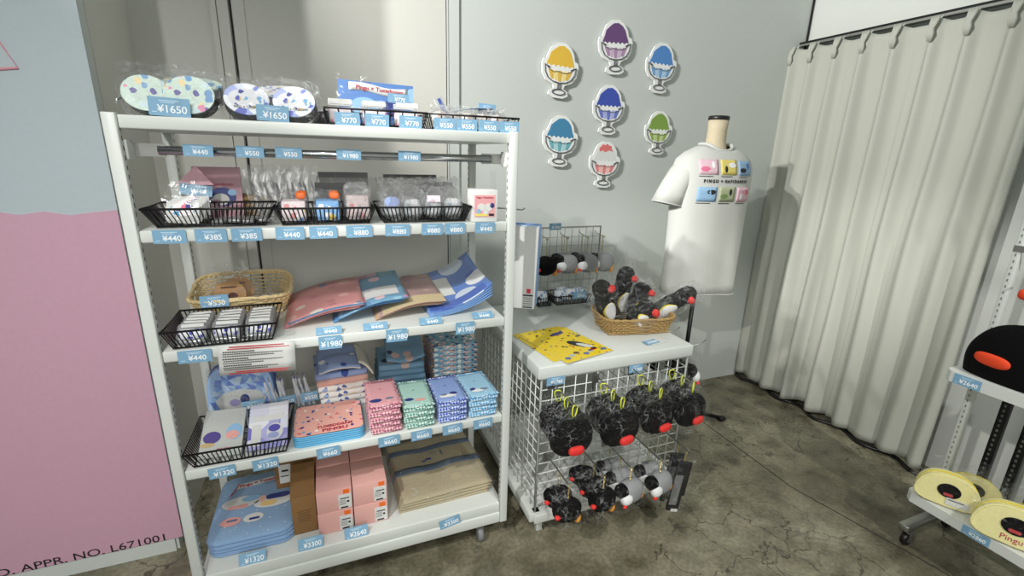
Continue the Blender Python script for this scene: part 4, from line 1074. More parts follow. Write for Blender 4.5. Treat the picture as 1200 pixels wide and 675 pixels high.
# ================================================================== bottom shelf
Z5 = .193
for p, x, z, l in (('¥1320', -.33, Z5 + .016, 'tag on the bottom shelf before the blue floor cushions'), ('¥3300', -.141, Z5 + .018, 'tag on the bottom shelf before the brown carton'), ('¥2640', .018, Z5 + .016, 'tag on the bottom shelf before the pink cartons'), ('¥3300', .374, Z5 - .030, 'tilted tag on the bottom shelf edge under the canvas bags')):
    price(p, (x, 1.5285 if z < Z5 else 1.548, z), l, .085, .042, (R(-28) if z > Z5 else 0, R(-10) if z < Z5 else R(-1), 0))
CUS = mat_spots('blue_cushion_print', (138, 170, 204), [(200, 216, 232), (116, 150, 190), (138, 170, 204), (226, 232, 240)], 60, .16, .9)
CUE = mat('blue_cushion_edge', (136, 168, 208), .9)
for k in range(4):
    o = thing('seat_pad', 'blue seat pad with rounded corners, %s of its pile, bottom shelf left' % ORD[3 - k], 'seat pad', (-.337 + .003 * math.sin(k * 2), 1.785, Z5 + .002 + .0155 * k), (0, 0, R(1.2 * math.sin(k * 4))), 'blue seat pads')
    out = rr_outline(.278, .37, .045, 7); n_ = len(out)
    vs = []; fs = []
    for s_, z in ((.94, .001), (1, .005), (1, .010), (.97, .0145), (.6, .0155), (.2, .0155)):
        for (x, y) in out: vs.append((x * s_, y * s_, z))
    for q in range(5):
        for i in range(n_):
            j = (i + 1) % n_; fs.append((q * n_ + i, q * n_ + j, (q + 1) * n_ + j, (q + 1) * n_ + i))
    fs += [list(range(n_))[::-1], [5 * n_ + i for i in range(n_)]]
    MB().add(vs, fs, CUS, smooth=True).build('pad', o)
    MB().tube(CUE, [(x, y, .0075) for x, y in out], .0035, 6, True).build('piping', o)
    MB().sheet(FILMT, lambda u, v: (-.14 + .28 * u, -.19 + .385 * v, .0165 + .0008 * noise.noise(Vector((u * 8, v * 8, k))) - .014 * max(0, .04 - v) * 25), 10, 12, .0003, smooth=False).build('clear_sleeve', o)
    if k == 3:
        def flat(out_, mm, b, z=.0172):
            n2 = len(out_); b.add([(x, y, z) for x, y in out_], [list(range(n2))], mm)
        b = MB()
        flat([(-.085, .098), (.0, .108), (.105, .122), (.113, .137), (.108, .152), (.0, .138), (-.078, .128)], PAPER, b); b.build('banner', o)
        t1 = text('Pingu × Tuxedosam', .023, INKRD, o, (.012, .124, .0176), (0, 0, R(7)), sx=.95, bold=.0006)
        MB().tube(INKR, [(-.1, .06, .0176), (-.086, .095, .0176), (-.078, .13, .0176)], .002, 5).build('banner_pole', o)
        b = MB()
        flat(ell(.066, .036, 24, -.055, .012), PAPER, b); flat(ell(.068, .034, 24, .06, -.014), PAPER, b)
        flat(rr_outline(.07, .02, .009, 4, -.062, -.012), ROSET, b, .0176); flat(ell(.034, .018, 18, -.02, .026), mat('pale_blue_print', (146, 190, 226), .4), b, .0178); flat(rr_outline(.085, .03, .014, 5, .075, .012), NAVYT, b, .0178); flat(ell(.014, .02, 14, .02, .01), mat('peach_print', (236, 190, 170), .6), b, .0180); flat(ell(.03, .016, 18, .045, -.022), mat('sand_print', (226, 196, 130), .6), b, .0180)
        for x in (-.075, .0):
            flat(ell(.034, .024, 20, x, -.088), PAPER if x > -.05 else ROSET, b); flat(rr_outline(.036, .012, .004, 3, x + .004, -.084 if x < -.05 else -.094), mat('slate_print', (110, 120, 150), .6) if x < -.05 else NAVYT, b, .0178)
        b.build('abstract_blobs', o)
KC = 'kraft cartons'
for i, (x, y, h, w, d, l) in enumerate(((-.160, 1.70, .165, .084, .15, 'tall brown kraft carton at the front, between the seat pads and the pink cartons'), (-.155, 1.90, .20, .10, .14, 'brown kraft carton at the back of the bottom shelf, behind the front one'), (-.232, 1.86, .225, .075, .05, 'brown kraft carton with a white label standing at the back left, bottom shelf'))):
    t = thing('kraft_carton', l, 'carton', (x, y, Z5 + .001), (0, 0, R(1 - i)), KC)
    if i == 0:
        MB().rbox(CARD, (0, 0, .082), (w, d, .164), .002).build('carton_body', t)
        MB().add([(-w / 2, -d / 2, .166), (w / 2, -d / 2, .166), (w / 2, d / 2, .205), (-w / 2, d / 2, .205), (-w / 2, -d / 2, .1662), (w / 2, -d / 2, .1662), (w / 2, d / 2, .165), (-w / 2, d / 2, .165)], [(0, 1, 2, 3), (4, 7, 6, 5), (0, 3, 7, 4), (1, 5, 6, 2), (2, 6, 7, 3)], CARD).build('lid_flap', t)
    else:
        MB().rbox(CARD, (0, 0, h / 2), (w, d, h), .002).build('carton_body', t)
        MB().box(mat('kraft_tape', (160, 124, 80), .5), (0, 0, h + .0006), (w * .3, d * .98, .001)).build('tape', t)
    if i == 2:
        MB().box(PAPER, (.0, -d / 2 - .001, .13), (.045, .001, .085)).box(INKB, (.0, -d / 2 - .002, .145), (.024, .001, .008)).box(INKB, (-.002, -d / 2 - .002, .12), (.03, .001, .004)).build('white_label', t)
        MB().box(ORANGE, (.014, -d / 2 - .001, .195), (.02, .001, .02)).build('orange_sticker', t)
    if i == 0:
        b = MB()
        for k in range(6): b.box(mat('kraft_ink', (104, 76, 46), .8), (-.0, -d / 2 - .0006, .10 - k * .009), (.05 - .006 * (k % 3), .0008, .002))
        b.build('printed_lines', t)
for c, x in enumerate((-.0495, .0785)):
    for r_ in range(2):
        for k in range(2):
            t = thing('pink_carton', 'pink carton with a white label, %s column, %s row, %s' % (('left', 'right')[c], ('front', 'back')[r_], ('lower', 'upper')[k]), 'carton', (x, 1.668 + .158 * r_ + .002 * k, Z5 + .001 + .0925 * k), (0, 0, R(.6 * (c + k - 1))), 'pink cartons')
            MB().rbox(PINKC, (0, 0, .046), (.125, .152, .092), .0015).build('carton_body', t)
            MB().box(mat('pink_carton_seam', (184, 128, 122), .8), (0, 0, .0921), (.124, .001, .0004)).build('lid_seam', t)
            b = MB().box(PAPER, (.036, -.0766, .036), (.046, .001, .062)).box(INKB, (.036, -.0772, .050), (.032, .001, .004)).box(INKB, (.033, -.0772, .010), (.026, .001, .006)).box(INKB, (.047, -.0772, .034), (.008, .001, .008))
            for q in range(4): b.box(mat('label_grey_ink', (130, 130, 130), .7), (.028, -.0772, .042 - .006 * q), (.024, .001, .002))
            b.build('white_label', t)
            MB().box(ORANGE, (.042, -.0766, .0785), (.022, .001, .018)).build('orange_sticker', t)
CANV = mat('natural_canvas', (190, 177, 146), .9, bump=.4, bscale=300, var=.08)
CBAND = mat('slate_blue_band', (92, 112, 136), .9, bump=.3, bscale=300)
for k in range(4):
    t = thing('tote_bag', 'folded canvas bag with slate-blue bands, %s of its pile, bottom shelf right' % ORD[3 - k], 'tote bag', (.372 + .004 * k, 1.815, Z5 + .002 + .013 * k), (0, 0, R(1 + .6 * k)), 'folded canvas bags')
    def cf(u, v, dz=0.0):
        x = -.19 + .38 * u; y = -.205 + .41 * v
        return (x, y, .006 + dz + .004 * noise.noise(Vector((x * 9, y * 9, k))) - .004 * (2 * abs(v - .5)) ** 6)
    MB().sheet(CANV, cf, 20, 20, .010).build('canvas', t)
    b = MB()
    for (v0, v1) in ((.40, .50), (.74, .83)):
        b.sheet(CBAND, lambda u, v: Vector(cf(u, v0 + (v1 - v0) * v + .012 * math.sin(u * 11))) + Vector((0, 0, .0056)), 20, 3, .001)
    b.build('blue_bands', t)
    if k == 3:
        b = MB()
        for (u0, v0, ru, rv, mm) in ((.42, .58, .04, .02, mat('ultramarine_print', (56, 64, 160), .7)), (.36, .56, .03, .014, mat('ultramarine_print', (56, 64, 160), .7)), (.60, .65, .012, .06, mat('slate_print', (110, 120, 150), .6)), (.5, .68, .05, .006, mat('slate_print', (110, 120, 150), .6))):
            b.add([Vector(cf(u0 + ru * math.cos(2 * PI * i / 16), v0 + rv * math.sin(2 * PI * i / 16))) + Vector((0, 0, .0064)) for i in range(16)], [list(range(16))], mm)
        b.build('printed_motif', t)
        MB().box(PAPER, (.12, .185, .0125), (.05, .016, .001)).box(INKB, (.12, .185, .0132), (.042, .008, .0006)).build('barcode_label', t)
    MB().sheet(FILMX, lambda u, v: (-.205 + .41 * u, -.22 + .44 * v, .0145 + .005 * noise.noise(Vector((u * 7, v * 7, k + 30))) - .012 * max(0, 2 * abs(u - .5) - .9) * 9), 16, 16, .0004, smooth=False).build('clear_bag', t)

# ================================================================== wall stickers: ice-cream glasses
OUTL = mat('sticker_grey_line', (92, 94, 98), .5)
STW = mat('sticker_white', (240, 242, 240), .45, var=.01)
def glass_sticker(label, x, z, heap, bowl, bowl2, h, tiltd=0, cream=True, tip=None):
    k = h / .25
    t = thing('wall_sticker', label, 'sticker', (x, 2.447, z), (0, R(tiltd), 0), 'ice-cream glass cut-outs on the wall')
    heap_o = [(-.058, .0), (-.066, .03), (-.056, .052), (-.050, .074), (-.030, .092), (-.014, .104), (.010, .107), (.030, .096), (.046, .078), (.054, .055), (.064, .03), (.058, 0)]
    bowl_o = [(-.086, .022), (-.080, -.010), (-.062, -.034), (-.034, -.048), (0, -.052), (.034, -.048), (.062, -.034), (.080, -.010), (.086, .022), (.058, .008), (.036, -.004), (.012, .002), (-.012, .002), (-.036, -.004), (-.058, .008)]
    def sc(o, s_=1.0): return [(a * k * s_, b * k * s_) for a, b in o]
    # white die-cut backing following the outline
    back = [(-.104, .030), (-.098, .050), (-.082, .056), (-.072, .082), (-.058, .110), (-.024, .133), (.018, .134), (.052, .114), (.072, .086), (.078, .058), (.098, .050), (.104, .030), (.098, -.016), (.076, -.046), (.034, -.064), (.028, -.080), (.052, -.092), (.056, -.112), (.03, -.125), (-.03, -.125), (-.056, -.112), (-.052, -.092), (-.028, -.080), (-.034, -.064), (-.076, -.046), (-.098, -.016)]
    MB().prism(STW, sc(back), -.010, 0).build('backing', t)
    heap_o = [(a * 1.2, c * 1.12) for a, c in heap_o]
    MB().prism(heap, sc(heap_o), -.0112, -.0098).build('scoop', t)
    if tip: MB().prism(tip, sc([(-.040, .076), (-.048, .094), (-.036, .104), (-.026, .118), (-.008, .112), (.002, .122), (.016, .112), (.034, .110), (.034, .096), (.046, .080), (.020, .086), (-.006, .074), (-.022, .084)]), -.0120, -.0108).build('scoop_top', t)
    if cream:
        cr_ = [(-.074, .0), (-.080, .020)] + [(-.078 + .156 * i / 12, .020 + .010 * (i % 2)) for i in range(1, 12)] + [(.080, .020), (.074, 0), (0, -.01)]
        MB().prism(STW, sc(cr_), -.0120, -.0108).build('cream', t)
    MB().prism(STW, sc(bowl_o), -.0126, -.0112).build('glass_bowl', t)
    b = MB()
    for i in range(5):
        cx = -.056 + .028 * i; d = (1 - abs(i - 2) * .14)
        pts = [(cx - .013, -.006 + .005 * abs(i - 2)), (cx - .006, .004), (cx + .006, .004), (cx + .013, -.006 + .005 * abs(i - 2)), (cx * .72 + .008, -.013 - .034 * d), (cx * .72 - .008, -.013 - .034 * d)]
        b.prism(bowl if i % 2 == 0 else bowl2, sc(pts), -.0134, -.0122)
    b.build('glass_flutes', t)
    b = MB()
    rim = [(a, -.0136, c) for a, c in sc([(-.058, .012), (-.074, .020), (-.088, .026), (-.084, -.006), (-.066, -.034), (-.036, -.050), (0, -.054), (.036, -.050), (.066, -.034), (.084, -.006), (.088, .026), (.074, .020), (.058, .012)])]
    b.tube(OUTL, rim, .0026 * k, 6)
    b.tube(OUTL, [(a, -.0136, c) for a, c in sc([(-.084, .024), (-.06, .004), (-.036, -.006), (-.012, .000), (.012, -.006), (.036, -.006), (.06, .004), (.084, .024)])], .0019 * k, 6)
    b.tube(OUTL, [(a, -.0136, c) for a, c in sc([(-.007, -.054), (-.006, -.085)])], .0026 * k, 6)
    b.tube(OUTL, [(a, -.0136, c) for a, c in sc([(.007, -.054), (.008, -.085)])], .0022 * k, 6)
    b.tube(OUTL, [(a, -.0136, c) for a, c in sc([(.036 * math.cos(2 * PI * i / 20), -.097 + .013 * math.sin(2 * PI * i / 20)) for i in range(20)])], .0026 * k, 6, True)
    b.build('glass_outline', t)
    return t
def cm(n, c): return mat('scoop_' + n, c, .5, var=.03)
glass_sticker('ice-cream glass cut-out with a yellow scoop, upper left of the wall group', 1.215, 2.03, cm('yellow', (232, 190, 70)), cm('yel_a', (228, 186, 84)), cm('yel_b', (244, 224, 150)), .262, 3)
glass_sticker('ice-cream glass cut-out with a purple scoop at the top of the wall group', 1.547, 2.175, cm('purple', (108, 74, 124)), cm('pur_a', (176, 142, 176)), cm('pur_b', (206, 184, 208)), .262, -3)
glass_sticker('ice-cream glass cut-out with a sky-blue scoop, upper right of the wall group', 1.862, 2.098, cm('sky', (84, 140, 206)), cm('sky_a', (120, 166, 216)), cm('sky_b', (180, 208, 236)), .258, 2)
glass_sticker('ice-cream glass cut-out with a royal-blue scoop in the middle of the wall group', 1.535, 1.852, cm('royal', (66, 86, 180)), cm('roy_a', (110, 124, 204)), cm('roy_b', (176, 184, 230)), .255, 0)
glass_sticker('ice-cream glass cut-out with a teal-blue scoop, lower left of the wall group', 1.238, 1.672, cm('teal', (72, 138, 178)), cm('tea_a', (112, 178, 190)), cm('tea_b', (180, 216, 222)), .262, 3)
glass_sticker('ice-cream glass cut-out with a green scoop, lower right of the wall group', 1.894, 1.743, cm('green', (132, 166, 76)), cm('gre_a', (150, 176, 90)), cm('gre_b', (200, 214, 150)), .240, 0)
glass_sticker('ice-cream glass cut-out with a white scoop topped in coral, bottom of the wall group', 1.536, 1.552, cm('milk', (226, 228, 226)), cm('cor_a', (232, 140, 140)), cm('cor_b', (246, 200, 196)), .252, 2, True, cm('coral', (228, 122, 120)))

# ================================================================== dress form and T-shirt
man = thing('dress_form', 'headless dress form with a wooden-toned neck and black cap on a thin black stand', 'dress form', (2.04, 2.12, 0))
NECK = mat('neck_linen', (214, 200, 170), .7, bump=.2, bscale=200, var=.06)
MB().lathe(NECK, [(.08, 1.60), (.062, 1.66), (.054, 1.70), (.052, 1.76), (.054, 1.812)], 28, sy=.95).build('neck', man)
MB().lathe(mat('black_cap', (30, 28, 28), .4), [(.055, 1.812), (.057, 1.816), (.057, 1.828), (.052, 1.834)], 28, sy=.95).build('neck_cap', man)
prof = [(.06, .82), (.135, .86), (.165, .95), (.150, 1.10), (.145, 1.2), (.165, 1.35), (.178, 1.48), (.165, 1.57), (.10, 1.61), (.08, 1.63)]
MB().lathe(NECK, prof, 32, sx=1.05, sy=.62).build('torso', man)
MB().tube(BLACKM, [(0, 0, .03), (0, 0, .84)], .013, 10).build('stand_pole', man)
for a in (-35, 95, 205):
    q = MB().tube(BLACKM, [(0, 0, .06), (.12 * math.cos(R(a)), .12 * math.sin(R(a)), .035), (.27 * math.cos(R(a)), .27 * math.sin(R(a)), .016)], .012, 8)
    q.rbox(BLACK, (.27 * math.cos(R(a)), .27 * math.sin(R(a)), .014), (.05, .035, .026), .008)
    q.build('stand_leg', man)

SHIRT = mat('white_cotton', (208, 209, 204), .85, bump=.12, bscale=350, var=.015)
ts = thing('t_shirt', 'white printed T-shirt on the dress form beside the curtain', 't-shirt', (2.04, 2.12, 0))
lev = [(.845, .244, .122), (.90, .242, .120), (1.02, .240, .120), (1.16, .240, .122), (1.30, .241, .126), (1.42, .246, .132), (1.50, .249, .130), (1.56, .250, .120), (1.605, .236, .104), (1.640, .190, .090), (1.668, .125, .076), (1.685, .084, .066)]
NA = 72
vs, fs = [], []
def shirt_pt(i, th):
    z, a, b_ = lev[i]
    e = .85
    c, s_ = math.cos(th), math.sin(th)
    x = math.copysign(abs(c) ** e, c) * a; y = math.copysign(abs(s_) ** e, s_) * b_
    k = max(0, min(1, (1.45 - z) / .6))
    f_ = 1 + 1.25 * k * (.035 * math.sin(th * 3 + 1.0 + z * 2) + .03 * math.sin(th * 5 + 2 - z * 3) + .02 * math.sin(th * 9 + 4 * z))
    zz = z + (.010 * math.sin(th * 3 + 1) if i < 1 else 0)
    if y < 0 and i == len(lev) - 1: zz -= .035 * (-s_) ** 2
    if y < 0 and i == len(lev) - 2: zz -= .018 * (-s_) ** 2
    return Vector((x * f_, y * f_ + (-.01 if y < 0 else 0), zz))
from bisect import bisect
def shirt_front(x, z, off=.002):
    """point on the front of the shirt at x,z"""
    i = max(0, min(len(lev) - 2, bisect([l[0] for l in lev], z) - 1))
    f_ = (z - lev[i][0]) / (lev[i + 1][0] - lev[i][0])
    def at(i):
        lo, hi = PI, 1.5 * PI
        best = None
        for k in range(121):
            th = PI + PI * k / 120
            p = shirt_pt(i, th)
            if best is None or abs(p.x - x) < abs(best.x - x): best = p
        return best.y
    return Vector((x, at(i) * (1 - f_) + at(i + 1) * f_ - off, z))
for i in range(len(lev)):
    for k in range(NA): vs.append(shirt_pt(i, 2 * PI * k / NA))
for i in range(len(lev) - 1):
    for k in range(NA): fs.append((i * NA + k, i * NA + (k + 1) % NA, (i + 1) * NA + (k + 1) % NA, (i + 1) * NA + k))
sb = MB().add(vs, fs, SHIRT, smooth=True)
o = sb.build('shirt_body', ts)
sm_ = o.modifiers.new('thick', 'SOLIDIFY'); sm_.thickness = .003
for s in (-1, 1):
    cen = [(.165, .0, 1.575), (.205, .0, 1.530), (.238, .002, 1.470), (.260, .006, 1.415), (.276, .010, 1.362)] if s < 0 else [(.165, .0, 1.575), (.198, .012, 1.530), (.222, .030, 1.470), (.238, .045, 1.410), (.246, .055, 1.355)]
    rad = [(.048, .074), (.062, .080), (.074, .080), (.082, .078), (.088, .076)] if s < 0 else [(.048, .074), (.058, .080), (.062, .080), (.064, .078), (.066, .076)]
    v2, f2 = [], []
    n_ = 28
    for i, (c, (ra, rb)) in enumerate(zip(cen, rad)):
        u = [Vector((.72, 0, .69)), Vector((.86, 0, .5)), Vector((.95, 0, .31)), Vector((.975, 0, .22)), Vector((.98, 0, .2))][i]
        for k in range(n_):
            a = 2 * PI * k / n_
            q = 1 + (.05 * math.sin(a * 4 + i) if i > 1 else 0)
            p = Vector(c) + u * math.cos(a) * ra * q + Vector((0, 1, 0)) * math.sin(a) * rb * q
            v2.append((p.x * s, p.y, p.z))
    for i in range(len(cen) - 1):
        for k in range(n_): f2.append((i * n_ + k, i * n_ + (k + 1) % n_, (i + 1) * n_ + (k + 1) % n_, (i + 1) * n_ + k))
    o = MB().add(v2, f2, SHIRT, smooth=True).build('sleeve', ts)
    m_ = o.modifiers.new('thick', 'SOLIDIFY'); m_.thickness = .003
    seam = [v2[(len(cen) - 1) * n_ + k] for k in range(n_)]
    MB().tube(SHIRT, seam, .0032, 6, True).build('sleeve_hem', ts)
cl = [shirt_pt(len(lev) - 1, 2 * PI * k / 40) for k in range(40)]
MB().tube(SHIRT, [(p.x * 1.02, p.y * 1.02, p.z) for p in cl], .010, 8, True).build('collar', ts)
MB().tube(SHIRT, [shirt_pt(0, 2 * PI * k / 60) * 1.0 + Vector((0, 0, .0)) for k in range(60)], .0034, 6, True).build('bottom_hem', ts)
panels = [(-.130, 1.566, (232, 196, 208)), (-.005, 1.566, (230, 214, 120)), (.120, 1.562, (150, 184, 218)), (-.130, 1.424, (150, 188, 220)), (-.005, 1.424, (176, 184, 150)), (.120, 1.422, (230, 188, 202))]
blob = [((226, 120, 150), (250, 250, 250)), ((40, 40, 44), (250, 250, 250)), ((40, 40, 44), (70, 110, 190)), ((90, 130, 200), (40, 40, 44)), ((120, 150, 90), (40, 40, 44)), ((250, 250, 250), (230, 110, 130))]
for i, (x, z, c) in enumerate(panels):
    w_, h_ = .108, .078
    m_ = mat('shirt_panel_%d' % i, c, .7)
    o = MB().sheet(m_, lambda u, v: shirt_front(x - w_ / 2 + w_ * u, z - h_ / 2 + h_ * v, .0018), 8, 4, .0007).build('print_panel', ts)
    for q, (bx_, bz_, bc) in enumerate(((-.020, -.010, blob[i][0]), (.022, .012, blob[i][1]))):
        mm = mat('shirt_blob_%d_%d_%d' % bc, bc, .7)
        rx_, rz_ = ((.026, .013), (.010, .018))[(i + q) % 2]
        c_ = shirt_front(x + bx_, z + bz_, .0026)
        b = MB().add([shirt_front(x + bx_ + rx_ * math.cos(2 * PI * k / 16), z + bz_ + rz_ * math.sin(2 * PI * k / 16), .0026) for k in range(16)] + [c_], [(k, (k + 1) % 16, 16) for k in range(16)], mm)
        b.build('abstract_blob', o)
    MB().sheet(INKB, lambda u, v: shirt_front(x - w_ / 2 + w_ * .7 * u, z - h_ / 2 - .010 + .003 * v, .0025), 6, 1, .0008).build('caption_line', o)
# lettering bent to the chest
word = 'PINGU × HAPIDANBUI'
n_ = len(word)
xs = -.165
for ch in word:
    adv = {'I': .010, ' ': .010, '×': .018, 'G': .0205, 'N': .0205, 'U': .0200, 'M': .022}.get(ch, .0190)
    if ch != ' ':
        p = shirt_front(xs + adv / 2, 1.493, .0035); p2 = shirt_front(xs + adv / 2 + .01, 1.493, .0035)
        text(ch, .0235, INKB, ts, p, (PI / 2, 0, math.atan2(p2.y - p.y, .01)), name='lettering', bold=.0009, sx=.86)
    xs += adv

# ================================================================== white display table with grid sides
TX0, TX1, TY0, TY1, TZ = .722, 1.478, 1.492, 2.27, .810
tb = thing('display_table', 'white display table on a base of white wire grid panels', 'table', ((TX0 + TX1) / 2, (TY0 + TY1) / 2, 0))
ox, oy = (TX0 + TX1) / 2, (TY0 + TY1) / 2
def tl(x, y, z): return (x - ox, y - oy, z)
MB().rbox(WHITE, tl(ox, oy, TZ - .0275), (TX1 - TX0, TY1 - TY0, .055), .006).build('table_top', tb)
def frame_bar(a, b, s=.028): 
    a, b = Vector(a), Vector(b); c = (a + b) / 2; d = b - a
    return c, (max(abs(d.x), s), max(abs(d.y), s), max(abs(d.z), s))
fb = MB()
gx0, gx1, gy0, gy1, gz0, gz1 = TX0 + .018, TX1 - .018, TY0 + .012, TY1 - .03, .12, TZ - .058
for a, c in (((gx0, gy0, .105), (gx1, gy0, .105)), ((gx0, gy1, .105), (gx1, gy1, .105)), ((gx0, gy0, .105), (gx0, gy1, .105)), ((gx1, gy0, .105), (gx1, gy1, .105))):
    cc, dd = frame_bar(tl(*a), tl(*c), .034); fb.rbox(WHITE, cc, (dd[0] + .02, dd[1] + .02, .044), .005)
fb.build('base_frame', tb)
for x in (gx0 + .035, gx1 - .035):
    for y in (gy0 + .03, gy1 - .03):
        MB().rbox(WHITE, tl(x, y, .042), (.026, .026, .084), .003).build('foot', tb)
MB().rbox(mat('base_board', (206, 208, 204), .6), tl(ox, oy, .118), (TX1 - TX0 - .08, TY1 - TY0 - .09, .010), .002).build('base_board', tb)
def gridwall(p0, p1, z0, z1, step=.05, r=.0024):
    b = MB(); p0, p1 = Vector(p0), Vector(p1); L_ = (p1 - p0).length
    n_ = round(L_ / step)
    for k in range(n_ + 1):
        q = p0.lerp(p1, k / n_); b.tube(WHITE, [(q.x, q.y, z0), (q.x, q.y, z1)], r if 0 < k < n_ else r * 2.2, 6)
    m_ = round((z1 - z0) / step)
    for k in range(m_ + 1):
        z = z0 + (z1 - z0) * k / m_; b.tube(WHITE, [(p0.x, p0.y, z), (p1.x, p1.y, z)], r if 0 < k < m_ else r * 1.8, 6)
    return b
for a, c in (((gx0, gy0), (gx1, gy0)), ((gx0, gy0), (gx0, gy1)), ((gx1, gy0), (gx1, gy1)), ((gx0, gy1), (gx1, gy1))):
    gridwall(tl(*a, 0), tl(*c, 0), gz0, gz1).build('grid_panel', tb)

# ---- yellow magazines
YEL = mat_spots('yellow_magazine_print', (244, 214, 40), [(60, 50, 50), (200, 70, 50), (90, 70, 60), (90, 110, 160), (244, 214, 40)], 40, .24, .35, .02)
YELL = mat('yellow_magazine', (244, 214, 40), .35)
for k in range(2):
    t = thing('magazine', ['yellow illustrated magazine lying under the other at the front left of the table', 'yellow illustrated magazine on top at the front left of the table'][k], 'magazine', (.895 + .03 * k, 1.695 - .03 * k, TZ + .001 + .004 * k), (0, 0, R(9 + 4 * k)), 'yellow magazines')
    MB().box(PAPER, (0, 0, .0016), (.212, .296, .0024)).build('pages', t)
    MB().box(YEL, (0, 0, .0032), (.214, .298, .0008)).build('cover', t)
    t.scale = (1.18, 1.08, 1)
    if k:
        b = MB()
        def fe(cx, cy, rx_, ry_, mm, zz=.0040, rot=0, n_=20):
            b.add([(cx + rx_ * math.cos(a) * math.cos(rot) - ry_ * math.sin(a) * math.sin(rot), cy + rx_ * math.cos(a) * math.sin(rot) + ry_ * math.sin(a) * math.cos(rot), zz) for a in [2 * PI * i / n_ for i in range(n_)]], [list(range(n_))], mm)
        fe(.035, -.03, .022, .045, INKB, .0042, .5); fe(.048, -.055, .014, .034, PAPER, .0046, .5); fe(.05, -.10, .022, .008, mat('vermilion_ink', (222, 70, 40), .5), .0042, .1)
        for i in range(7): fe(-.08 + .028 * i, -.118 + .012 * (i % 3), .012, .010, mat('mag_ink_%d' % (i % 3), [(80, 110, 170), (180, 190, 200), (90, 70, 60)][i % 3], .5), .0042)
        fe(.03, .095, .036, .013, mat('mag_indigo', (70, 60, 120), .5), .0042, .15)
        fe(.09, .035, .016, .008, mat('mag_slate', (110, 112, 96), .5), .0042, .4)
        b.build('abstract_blobs', t)
    MB().sheet(FILMT, lambda u, v: (-.115 + .23 * u, -.156 + .312 * v, .0052 + .0012 * noise.noise(Vector((u * 6, v * 6, k)))), 8, 8, .0003, smooth=False).build('clear_sleeve', t)
card = MB().box(PAPER, (0, 0, 0), (.10, .075, .001)).build('paper_card', None, (1.335, 1.585, TZ + .002), (0, 0, R(14)))
tag(card, 'small white card lying at the front right of the table under a blue tag', 'card')
price('¥1980', (1.305, 1.572, TZ + .0045), 'blue tag lying on the white card at the front right of the table', .075, .038, (R(-88), 0, R(10)))

# ---- brown wicker basket with plush sticks
wicker('brown wicker basket of black plush pens at the right of the table', .36, .25, .078, (1.335, 1.765, TZ + .003), -10, WICKD, 8, .028, .0, .006)
def plush_stick(label, base, top, r, seed):
    base, top = Vector(base), Vector(top); d = top - base; L_ = d.length
    q = d.to_track_quat('Z', 'Y')
    t = bpy.data.objects.new('plush_pen_case', None); C.objects.link(t); t.location = base; t.rotation_mode = 'QUATERNION'; t.rotation_quaternion = q
    tag(t, label, 'plush', 'black plush sticks in the brown basket')
    MB().lathe(PLUSH, [(.004, 0), (r * .6, .006), (r * .85, L_ * .2), (r, L_ * .45), (r * .9, L_ * .62), (r * .98, L_ * .78), (r * .9, L_ * .9), (r * .55, L_ * .975), (.004, L_)], 22).build('body', t)
    # red knob near the tip, toward the viewer's right; pale patch below
    vdir = (Vector((.62, -.72, .1)))
    lv = q.inverted() @ vdir.normalized(); lv.z = 0; lv.normalize()
    MB().pillow(RED, lv * r * .95 + Vector((0, 0, L_ * .80)), (r * .95, r * .95, r * .75), .9, 16, 10).build('red_knob', t)
    lv2 = q.inverted() @ Vector((.1, -1, -.1)); lv2.z = 0; lv2.normalize()
    s2 = Vector((-lv2.y, lv2.x, 0))
    def patch(m, a, h0, k, off):
        return MB().sheet(m, lambda u, v: (lv2 * math.cos((u - .5) * a * math.sin(PI * (.08 + .84 * v))) + s2 * math.sin((u - .5) * a * math.sin(PI * (.08 + .84 * v)))) * r * (k + off) + Vector((0, 0, L_ * (h0 + (.40 - .0) * (v - .5)))), 8, 10, .002)
    patch(YELD, 1.7, .32, .98, .04).build('yellow_edge', t)
    patch(WHITEP, 1.35, .32, 1.0, .05).build('pale_patch', t)
    b = MB().pillow(FILMX, (0, 0, L_ * .55), (r * 3.1, r * 3.1, L_ * 1.18), .7, 14, 12, .14, seed, 14, smooth=False)
    b.sheet(FILMX, lambda u, v: ((u - .5) * r * 2.8, .01 * noise.noise(Vector((u * 4, v * 4, seed))), L_ * 1.05 + v * .05 * (1 + .5 * noise.noise(Vector((u * 5, 1, seed))))), 8, 3, .0005, smooth=False)
    b.build('clear_bag', t)
    return t
plush_stick('bagged black plush stick with a red knob standing at the left of the brown basket', (1.225, 1.80, TZ + .035), (1.155, 1.79, 1.050), .046, 1)
plush_stick('bagged black plush stick standing at the back of the brown basket', (1.30, 1.86, TZ + .035), (1.355, 1.86, 1.090), .044, 2)
plush_stick('bagged black plush stick in the middle of the brown basket, behind the front one', (1.34, 1.78, TZ + .06), (1.40, 1.775, 1.025), .044, 3)
plush_stick('bagged black plush stick at the front of the brown basket with its pale patch forward', (1.275, 1.70, TZ + .05), (1.395, 1.70, .945), .048, 4)
plush_stick('bagged black plush stick leaning out over the right end of the brown basket', (1.415, 1.76, TZ + .050), (1.660, 1.72, .985), .043, 5)

